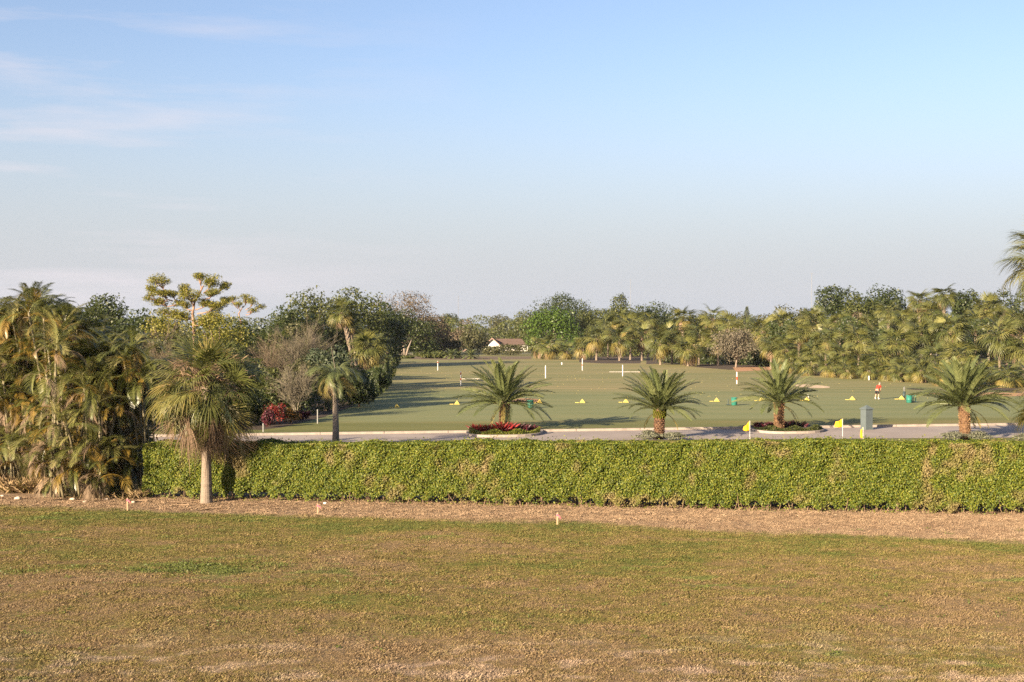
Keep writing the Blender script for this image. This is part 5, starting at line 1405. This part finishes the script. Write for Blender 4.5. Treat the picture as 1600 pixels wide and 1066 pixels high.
rack(1138, 633.5, 1, 0.3, 0.55, 'short dark stand just left of the middle green bin')
rack(1427, 629, 2, 0.22, 0.7, 'pair of thin green posts right of the right green bin')
# scattered practice balls
mb = MB()
for i in range(260):
    y = random.uniform(572, 625) if random.random() < 0.6 else random.gauss(588, 5)
    y = min(624, max(566, y)); px = random.uniform(620, 1450); p = GP(px, y)
    if px > 1100 and y < 590: continue
    mb.add(ICO * 0.026 + np.array([p[0], p[1], 0.045]), ICF)
tag(obj('practice_balls', mb.mesh('practice_balls', M['yellow_ball'])), 'pale yellow practice balls scattered over the range lawn', 'golf balls', kind='stuff')
# small pale guard posts at the left edge of the range
for px, y, t_, lb in ((496, 662, 640, 'pale guard post at the lawn edge left of the slim feather palm'), (411, 675, 662, 'short white post beside the road at the far left'),
                      (551, 634, 618, 'slim white post in the shade right of the slim feather palm'), (572, 628, 610, 'pale post among the tree shadows at the lawn edge'), (584, 618, 610, 'farthest pale post under the low sabal palm')):
    p = GP(px, y); H_ = wz(t_, p[1]); rt = thing('guard_post', (p[0], p[1], -0.03), lb, 'post', 'pale posts at the left lawn edge')
    mb = MB(); mb.lathe([(0.045, 0), (0.04, H_ - 0.04)], 8); obj('shaft', mb.mesh('shaft', M['pale_paint']), rt)
    mb = MB(); mb.lathe([(0.055, H_ - 0.04), (0.055, H_ + 0.01), (0.01, H_ + 0.04)], 8); obj('cap', mb.mesh('cap', M['pale_paint']), rt)

# ------------------------------------------------------------------ grey pillar
p = GP(1354.5, 671)
rt = thing('gate_pillar', (p[0], p[1], -0.03), 'grey square pillar with pyramid cap at the far kerb of the road', 'pillar', rz=R(23))
Hp = wz(639, p[1]); wd = 13.0 / F * p[1]
mb = MB(); mb.box((0, 0, Hp / 2), (wd, wd, Hp)); obj('shaft', mb.mesh('shaft', M['grey_paint']), rt)
mb = MB(); h_ = wd / 2 + 0.06
mb.add([(-h_, -h_, Hp), (h_, -h_, Hp), (h_, h_, Hp), (-h_, h_, Hp), (-h_, -h_, Hp + 0.05), (h_, -h_, Hp + 0.05), (h_, h_, Hp + 0.05), (-h_, h_, Hp + 0.05), (0, 0, Hp + 0.30)],
       [(3, 2, 1, 0), (0, 1, 5, 4), (1, 2, 6, 5), (2, 3, 7, 6), (3, 0, 4, 7), (4, 5, 8), (5, 6, 8), (6, 7, 8), (7, 4, 8)]); obj('cap', mb.mesh('cap', M['grey_paint']), rt)
mb = MB(); mb.box((0, 0, 0.06), (wd + 0.06, wd + 0.06, 0.12)); obj('plinth', mb.mesh('plinth', M['grey_paint']), rt)

# ------------------------------------------------------------------ flags
def flag(px, top, d, pts, label, lean=0.0):
    """pts: cloth outline relative to the pole top, in metres (x, z)"""
    H_ = wz(top, d); rt = thing('golf_flag', (wx(px, d) - lean, d, -0.02), label, 'flag', 'yellow flags beyond the hedge')
    mb = MB(); mb.tube([(0, 0, 0), (lean * 0.5, 0, H_ * 0.5), (lean, 0, H_)], 0.011, 8); obj('pole', mb.mesh('pole', M['white_paint'], True), rt)
    me = bpy.data.meshes.new('cloth'); n = 12; m_ = 8; V = []; Fs = []
    tl, bl, tr_, br_ = [np.array(q) for q in pts]
    for i in range(n + 1):
        for j in range(m_ + 1):
            u, v = i / n, j / m_
            q = (tl * (1 - u) + tr_ * u) * (1 - v) + (bl * (1 - u) + br_ * u) * v
            V.append((lean + q[0], 0.10 * math.sin(u * 7 + v * 2.2) * u + 0.02, H_ + q[1] - 0.03 * math.sin(u * 3)))
    for i in range(n):
        for j in range(m_): Fs.append((i * (m_ + 1) + j, (i + 1) * (m_ + 1) + j, (i + 1) * (m_ + 1) + j + 1, i * (m_ + 1) + j + 1))
    me.from_pydata(V, [], Fs); me.materials.append(M['yellow_flag']); me.polygons.foreach_set('use_smooth', [True] * len(Fs)); me.update()
    cl = obj('cloth', me, rt); md = cl.modifiers.new('thickness', 'SOLIDIFY'); md.thickness = 0.004
flag(1172, 657, 68, ((0, 0), (-0.06, -0.55), (-0.30, -0.30), (-0.36, -0.50)), 'yellow golf flag folded towards the left, leftmost of the three')
flag(1317, 654, 68, ((0, 0), (0.02, -0.42), (-0.34, -0.14), (-0.42, -0.44)), 'yellow golf flag flying open left of the grey pillar')
flag(1349, 667, 62, ((0, 0), (0.02, -0.50), (-0.10, -0.12), (-0.12, -0.52)), 'yellow golf flag hanging furled in front of the grey pillar')

# ------------------------------------------------------------------ survey stakes, stones and debris on the straw strip
for px, base, top, lb in ((198, 800, 778, 'wooden survey stake with pink ribbon below the shaded gap at the left'), (496, 807, 787, 'wooden survey stake with pink ribbon right of the big sabal palm'),
                          (871, 828, 801, 'wooden survey stake with pink ribbon in front of the middle of the hedge')):
    p = GP(px, base); H_ = (base - top) / F * p[1]; rt = thing('survey_stake', (p[0], p[1], -0.03), lb, 'stake', 'survey stakes with pink ribbon', R(20))
    mb = MB(); mb.box((0, 0, H_ / 2), (0.045, 0.025, H_)); mb.add([(-0.02, -0.01, H_), (0.02, -0.01, H_), (0.0, 0, H_ + 0.04)], [(0, 1, 2)]); obj('post', mb.mesh('post', M['stake_wood']), rt)
    mb = MB(); mb.box((0, 0, H_ * 0.88), (0.06, 0.04, 0.07)); mb.add([(0.03, -0.03, H_ * 0.9), (0.03, -0.03, H_ * 0.8), (0.10, -0.04, H_ * 0.66), (0.12, -0.03, H_ * 0.74)], [(0, 1, 2, 3)]); obj('ribbon', mb.mesh('ribbon', M['pink_ribbon']), rt)
for px, y, s, lb in ((27, 781, 0.17, 'pale stone on the straw strip near the left edge'), (113, 782, 0.16, 'flat pale stone left of the first survey stake'), (132, 785, 0.12, 'small brown stone left of the first survey stake'),
                     (166, 782, 0.12, 'whitish stone just before the shaded gap'), (508, 788, 0.11, 'white lump under the hedge beside the middle survey stake'), (208, 786, 0.10, 'small grey stone right of the first survey stake'),
                     (3, 776, 0.1, 'little stone at the very left edge')):
    p = GP(px, y); mb = MB(); V = ICO * np.array([s, s * 0.7, s * 0.5]) * (1 + rng.uniform(-0.2, 0.2, (12, 1))); mb.add(V, ICF)
    tag(obj('stone', mb.mesh('stone', M['rock' if px != 508 else 'white_paint'], True), loc=(p[0], p[1], s * 0.25)), lb, 'stone', 'stones on the straw strip')
FF = feather('fallen_frond', M['fan_dead'], 1.5, 0.35, 20, 0.35, 0.035, 0.3, 0.2, 0.2, 0.9, 140, 0.022, ragged=0.3)
for px, y, az, lb in ((265, 789, 0.3, 'fallen dry frond left of the big sabal trunk'), (295, 793, 2.9, 'fallen dry frond just in front of the big sabal trunk'), (352, 788, 0.1, 'fallen dry frond touching the right of the big sabal trunk'),
                      (385, 792, 0.4, 'fallen dry frond right of the big sabal trunk'), (345, 797, 3.3, 'fallen dry frond lying nearest the lawn below the big sabal'), (418, 789, 2.7, 'fallen dry frond below the shaded part of the hedge'),
                      (120, 787, 0.2, 'fallen dry frond in the debris left of the first survey stake'), (230, 786, 2.8, 'fallen dry frond at the left end of the hedge')):
    p = GP(px, y); f_ = obj('fallen_frond', FF, loc=(p[0], p[1], 0.10), rot=(0.15, 0.05, az), sc=random.uniform(0.8, 1.3))
    tag(f_, lb, 'dead frond', 'fallen fronds around the big sabal palm')

#@@PART3
# ------------------------------------------------------------------ the golfer
def skinned(name, parent, verts, edges, mat, root_i=0, sub=1):
    """verts: (x,y,z,r) or (x,y,z,rx,ry)"""
    me = bpy.data.meshes.new(name); me.from_pydata([v[:3] for v in verts], edges, [])
    me.materials.append(mat)
    o = obj(name, me, parent)
    o.modifiers.new('skin', 'SKIN').use_smooth_shade = True
    if not me.skin_vertices:
        bm_layer = me
    sv = me.skin_vertices[0].data
    for i, v in enumerate(verts):
        sv[i].radius = (v[3], v[4] if len(v) > 4 else v[3]); sv[i].use_root = (i == root_i)
    s = o.modifiers.new('smooth', 'SUBSURF'); s.levels = sub; s.render_levels = sub
    return o

def golfer():
    p = GP(1370.5, 624)
    root = thing('person', (p[0], p[1], 0.0), 'person in red shirt, black shorts and white shoes bent over a golf shot', 'person', rz=R(38))
    V = [(0, 0, 0.90, 0.13, 0.15), (0.12, 0, 1.05, 0.12, 0.15), (0.26, 0, 1.22, 0.12, 0.17), (0.36, 0, 1.36, 0.06, 0.065), (0.42, 0, 1.43, 0.075, 0.075), (0.455, 0, 1.49, 0.088, 0.08), (0.475, 0, 1.55, 0.07, 0.065)]
    Ed = [(0, 1), (1, 2), (2, 3), (3, 4), (4, 5), (5, 6)]
    def add(v, par):
        V.append(v); Ed.append((par, len(V) - 1)); return len(V) - 1
    for s in (-1, 1):
        h = add((0.0, s * 0.10, 0.84, 0.10), 0); t = add((0.05, s * 0.14, 0.66, 0.080), h); k = add((0.08, s * 0.16, 0.50, 0.058), t)
        c = add((0.03, s * 0.17, 0.34, 0.062), k); a = add((-0.02, s * 0.18, 0.10, 0.036), c); f = add((0.02, s * 0.185, 0.045, 0.042), a); add((0.17, s * 0.21, 0.035, 0.035), f)
        sh = add((0.30, s * 0.18, 1.28, 0.062), 2); e1 = add((0.37, s * 0.19, 1.14, 0.046), sh); e = add((0.42, s * 0.15, 1.02, 0.038), e1)
        w = add((0.49, s * 0.045, 0.83, 0.026), e); pm = add((0.51, s * 0.03, 0.77, 0.034, 0.02), w)
        dz = 0.0 if s > 0 else -0.07
        for j in range(4):      # fingers curled round the grip
            o_ = 0.026 * (j - 1.5)
            f1 = add((0.535, s * 0.020, 0.755 + o_, 0.0095), pm); f2 = add((0.553 - 0.002 * j, s * 0.002, 0.748 + o_, 0.009), f1); add((0.540, -s * 0.016, 0.742 + o_, 0.008), f2)
        t1 = add((0.515, s * 0.005, 0.80, 0.011), w); add((0.535, -s * 0.008, 0.775, 0.009), t1)
    body = skinned('body', root, V, Ed, M['skin'])
    # face and hair
    hd = np.array([0.47, 0, 1.50])
    mb = MB()
    for s in (-1, 1): mb.add(ICO * 0.011 + hd + np.array([0.085, s * 0.030, -0.01]), ICF)
    obj('eyes', mb.mesh('eyes', M['bin_dark'], True), body)
    mb = MB(); mb.add([hd + np.array(q) for q in ((0.085, -0.012, -0.03), (0.085, 0.012, -0.03), (0.112, 0, -0.038), (0.088, 0, 0.0))], [(0, 1, 2), (0, 2, 3), (1, 3, 2)]); obj('nose', mb.mesh('nose', M['skin']), body)
    mb = MB(); mb.box(tuple(hd + np.array([0.082, 0, -0.062])), (0.012, 0.045, 0.008)); obj('mouth', mb.mesh('mouth', M['shirt_red']), body)
    mb = MB()
    for s in (-1, 1): mb.add(ICO * np.array([0.022, 0.010, 0.030]) + hd + np.array([-0.005, s * 0.082, -0.01]), ICF)
    obj('ears', mb.mesh('ears', M['skin'], True), body)
    mb = MB(); mb.lathe([(0.100, -0.02), (0.104, 0.02), (0.095, 0.06), (0.065, 0.09), (0.02, 0.102)], 14, c=(0.455, 0, 1.51)); obj('hair', mb.mesh('hair', M['hair_grey'], True), root)
    # clothes
    SV = [(-0.01, 0, 0.90, 0.150, 0.175), (0.12, 0, 1.05, 0.145, 0.175), (0.25, 0, 1.21, 0.142, 0.185), (0.33, 0, 1.32, 0.085, 0.10)]
    SE = [(0, 1), (1, 2), (2, 3)]
    for s in (-1, 1):
        SV.append((0.30, s * 0.19, 1.27, 0.082)); SE.append((2, len(SV) - 1)); SV.append((0.37, s * 0.195, 1.13, 0.072)); SE.append((len(SV) - 2, len(SV) - 1))
    skinned('shirt', root, SV, SE, M['shirt_red'])
    HV = [(0, 0, 0.90, 0.135, 0.165), (-0.005, 0, 0.84, 0.13, 0.165)]; HE = [(0, 1)]
    for s in (-1, 1):
        HV.append((0.03, s * 0.12, 0.72, 0.115)); HE.append((1, len(HV) - 1)); HV.append((0.075, s * 0.155, 0.50, 0.095)); HE.append((len(HV) - 2, len(HV) - 1))
    skinned('shorts', root, HV, HE, M['shorts_black'])
    for s in (-1, 1):
        skinned('shoe', root, [(-0.05, s * 0.18, 0.05, 0.052), (0.05, s * 0.19, 0.05, 0.055), (0.17, s * 0.21, 0.042, 0.05)], [(0, 1), (1, 2)], M['shoe_white'])
        skinned('sock', root, [(-0.02, s * 0.18, 0.10, 0.045), (-0.005, s * 0.178, 0.20, 0.05)], [(0, 1)], M['shoe_white'])
    # club
    cz = math.cos(R(38)); sz = math.sin(R(38))
    ct = thing('golf_club', (p[0], p[1], 0.0), 'golf club held down to the turf by the person in red', 'golf club', rz=R(38))
    mb = MB(); mb.tube([(0.50, 0, 0.86), (0.56, 0, 0.70)], 0.013, 8); obj('grip', mb.mesh('grip', M['bin_dark']), ct)
    mb = MB(); mb.tube([(0.56, 0, 0.70), (0.86, 0, 0.03)], 0.008, 6); obj('shaft', mb.mesh('shaft', M['steel']), ct)
    mb = MB(); mb.box((0.89, 0.0, 0.03), (0.09, 0.03, 0.05)); obj('club_head', mb.mesh('club_head', M['steel']), ct)
golfer()

# ------------------------------------------------------------------ short grass on the near lawn (one mass of blades)
def tuft_mesh(name, n, h, r, w, seed, flat=0.6):
    r_ = random.Random(seed); V = []; Fs = []
    for i in range(n):
        a = r_.uniform(0, 6.283); b = Vector((r_.gauss(0, r), r_.gauss(0, r), -0.005)); hh = h * r_.uniform(0.5, 1.2)
        out = Vector((math.cos(a), math.sin(a), 0)) * hh * flat * r_.uniform(0.3, 1.3); s = Vector((-math.sin(a), math.cos(a), 0)) * w
        k = len(V); V += [b - s, b + s, b + out * 0.5 + Vector((0, 0, hh * 0.75)) + s * 0.6, b + out * 1.1 + Vector((0, 0, hh * r_.uniform(0.7, 1.1)))]
        Fs.append((k, k + 1, k + 2, k + 3))
    me = bpy.data.meshes.new(name); me.from_pydata([tuple(v) for v in V], [], Fs); me.materials.append(M['near_blade']); me.update()
    return me

def scatter(name, host_me, tufts, density, label, smin, smax, seed=0):
    ng = bpy.data.node_groups.new(name, 'GeometryNodeTree')
    ng.interface.new_socket('Geometry', in_out='INPUT', socket_type='NodeSocketGeometry')
    ng.interface.new_socket('Geometry', in_out='OUTPUT', socket_type='NodeSocketGeometry')
    N, L = ng.nodes, ng.links
    gi, go = N.new('NodeGroupInput'), N.new('NodeGroupOutput')
    dp = N.new('GeometryNodeDistributePointsOnFaces'); dp.inputs['Density'].default_value = density; dp.inputs['Seed'].default_value = seed
    L.new(gi.outputs[0], dp.inputs['Mesh'])
    pos = N.new('GeometryNodeInputPosition'); nz = N.new('ShaderNodeTexNoise'); nz.inputs['Scale'].default_value = 0.9; nz.inputs['Detail'].default_value = 4
    L.new(pos.outputs[0], nz.inputs['Vector'])
    mr = N.new('ShaderNodeMapRange'); mr.inputs['From Min'].default_value = 0.35; mr.inputs['From Max'].default_value = 0.65
    mr.inputs['To Min'].default_value = smin; mr.inputs['To Max'].default_value = smax; L.new(nz.outputs[0], mr.inputs['Value'])
    rs = N.new('FunctionNodeRandomValue'); rs.data_type = 'FLOAT'; rs.inputs[2].default_value = 0.6; rs.inputs[3].default_value = 1.4
    mu_ = N.new('ShaderNodeMath'); mu_.operation = 'MULTIPLY'; L.new(mr.outputs[0], mu_.inputs[0]); L.new(rs.outputs[1], mu_.inputs[1])
    rr = N.new('FunctionNodeRandomValue'); rr.data_type = 'FLOAT_VECTOR'; rr.inputs[0].default_value = (-0.2, -0.2, 0); rr.inputs[1].default_value = (0.2, 0.2, 6.283)
    jn = N.new('GeometryNodeJoinGeometry')
    for me in tufts:
        to = bpy.data.objects.new(me.name, me)      # source shape only, never linked into the scene
        oi = N.new('GeometryNodeObjectInfo'); oi.inputs['Object'].default_value = to; oi.inputs['As Instance'].default_value = True
        L.new(oi.outputs['Geometry'], jn.inputs[0])
    ip = N.new('GeometryNodeInstanceOnPoints'); ip.inputs['Pick Instance'].default_value = True
    L.new(dp.outputs['Points'], ip.inputs['Points']); L.new(jn.outputs[0], ip.inputs['Instance'])
    L.new(rr.outputs[0], ip.inputs['Rotation']); L.new(mu_.outputs[0], ip.inputs['Scale'])
    L.new(ip.outputs[0], go.inputs[0])
    o = obj(name, host_me); md = o.modifiers.new('grass', 'NODES'); md.node_group = ng
    return tag(o, label, 'grass', kind='stuff')

def strip_mesh(name, d0, d1, k, nrow):
    V = []; Fs = []; nc = 60
    for j in range(nrow + 1):
        y = d0 + (d1 - d0) * j / nrow
        for i in range(nc + 1):
            x = (-1 + 2 * i / nc) * (k * y + 1.5); V.append((x, y, lawn_z(x, y) * edge_fade(y)))
    for j in range(nrow):
        for i in range(nc): Fs.append((j * (nc + 1) + i, j * (nc + 1) + i + 1, (j + 1) * (nc + 1) + i + 1, (j + 1) * (nc + 1) + i))
    me = bpy.data.meshes.new(name); me.from_pydata(V, [], Fs); me.update(); return me
TU = [tuft_mesh('grass_tuft', 14, 0.036, 0.04, 0.004, s, 0.8) for s in range(4)]
scatter('grass', strip_mesh('grass', 24, 47, 0.42, 50), TU, 210, 'short mown dry grass blades over the near lawn and straw strip', 0.6, 1.35, 3)
TS = [tuft_mesh('straw_tuft', 14, 0.05, 0.05, 0.004, s + 9, 1.1) for s in range(3)]
scatter('straw', strip_mesh('straw', 45.5, 52.5, 0.42, 20), TS, 120, 'dry straw stubble on the strip in front of the hedge', 0.4, 1.3, 5)

# green weeds standing out of the dry lawn
wc = []
for k in range(70): wc.append((random.uniform(-10.8, -6.2), 36.5 + random.gauss(0, 0.65), random.uniform(0.10, 0.32), 30))
for k in range(150):
    y_ = random.uniform(27, 44); wc.append((random.uniform(-0.42, 0.42) * y_, y_, random.uniform(0.06, 0.20), 16))
for k in range(40): wc.append((random.gauss(1.0, 4.0), random.gauss(34, 1.2), random.uniform(0.08, 0.25), 16))
for k in range(24): wc.append((random.gauss(-13.6, 0.9), random.gauss(36.0, 0.5), random.uniform(0.08, 0.25), 22))
C = []
for x_, y_, r_, n_ in wc:
    q = rng.normal(0, 1, (n_, 2)) * r_ * np.array([0.9, 0.6]); xx = x_ + q[:, 0]; yy = y_ + q[:, 1]
    zz = np.array([lawn_z(a, b) for a, b in zip(xx, yy)]) + rng.uniform(0.01, 0.085, n_)
    C.append(np.c_[xx, yy, zz])
C = np.concatenate(C)
wd = obj('lawn_weeds', cloud_mesh('lawn_weeds', C, np.tile([0, -0.4, 1.0], (len(C), 1)), 0.055, M['leaf_weed'], 0.5, 0.6))
tag(wd, 'green leafy weeds scattered through the dry lawn', 'weeds', kind='stuff')

# ------------------------------------------------------------------ morning haze
HAZE = 0.00005
hm, nt, N, L, P = new_mat('haze')
N.remove(P)
pv = N.new('ShaderNodeVolumePrincipled'); pv.inputs['Color'].default_value = (0.86, 0.90, 1.0, 1); pv.inputs['Density'].default_value = HAZE
pv.inputs['Anisotropy'].default_value = 0.2
L.new(pv.outputs[0], N['Material Output'].inputs['Volume'])
mb = MB(); mb.box((0, 1200, 38), (3600, 2700, 80)); hz_o = obj('haze', mb.mesh('haze', hm)); tag(hz_o, kind='stuff')
hz_o['label'] = 'thin morning haze over the whole field'; hz_o['category'] = 'haze'
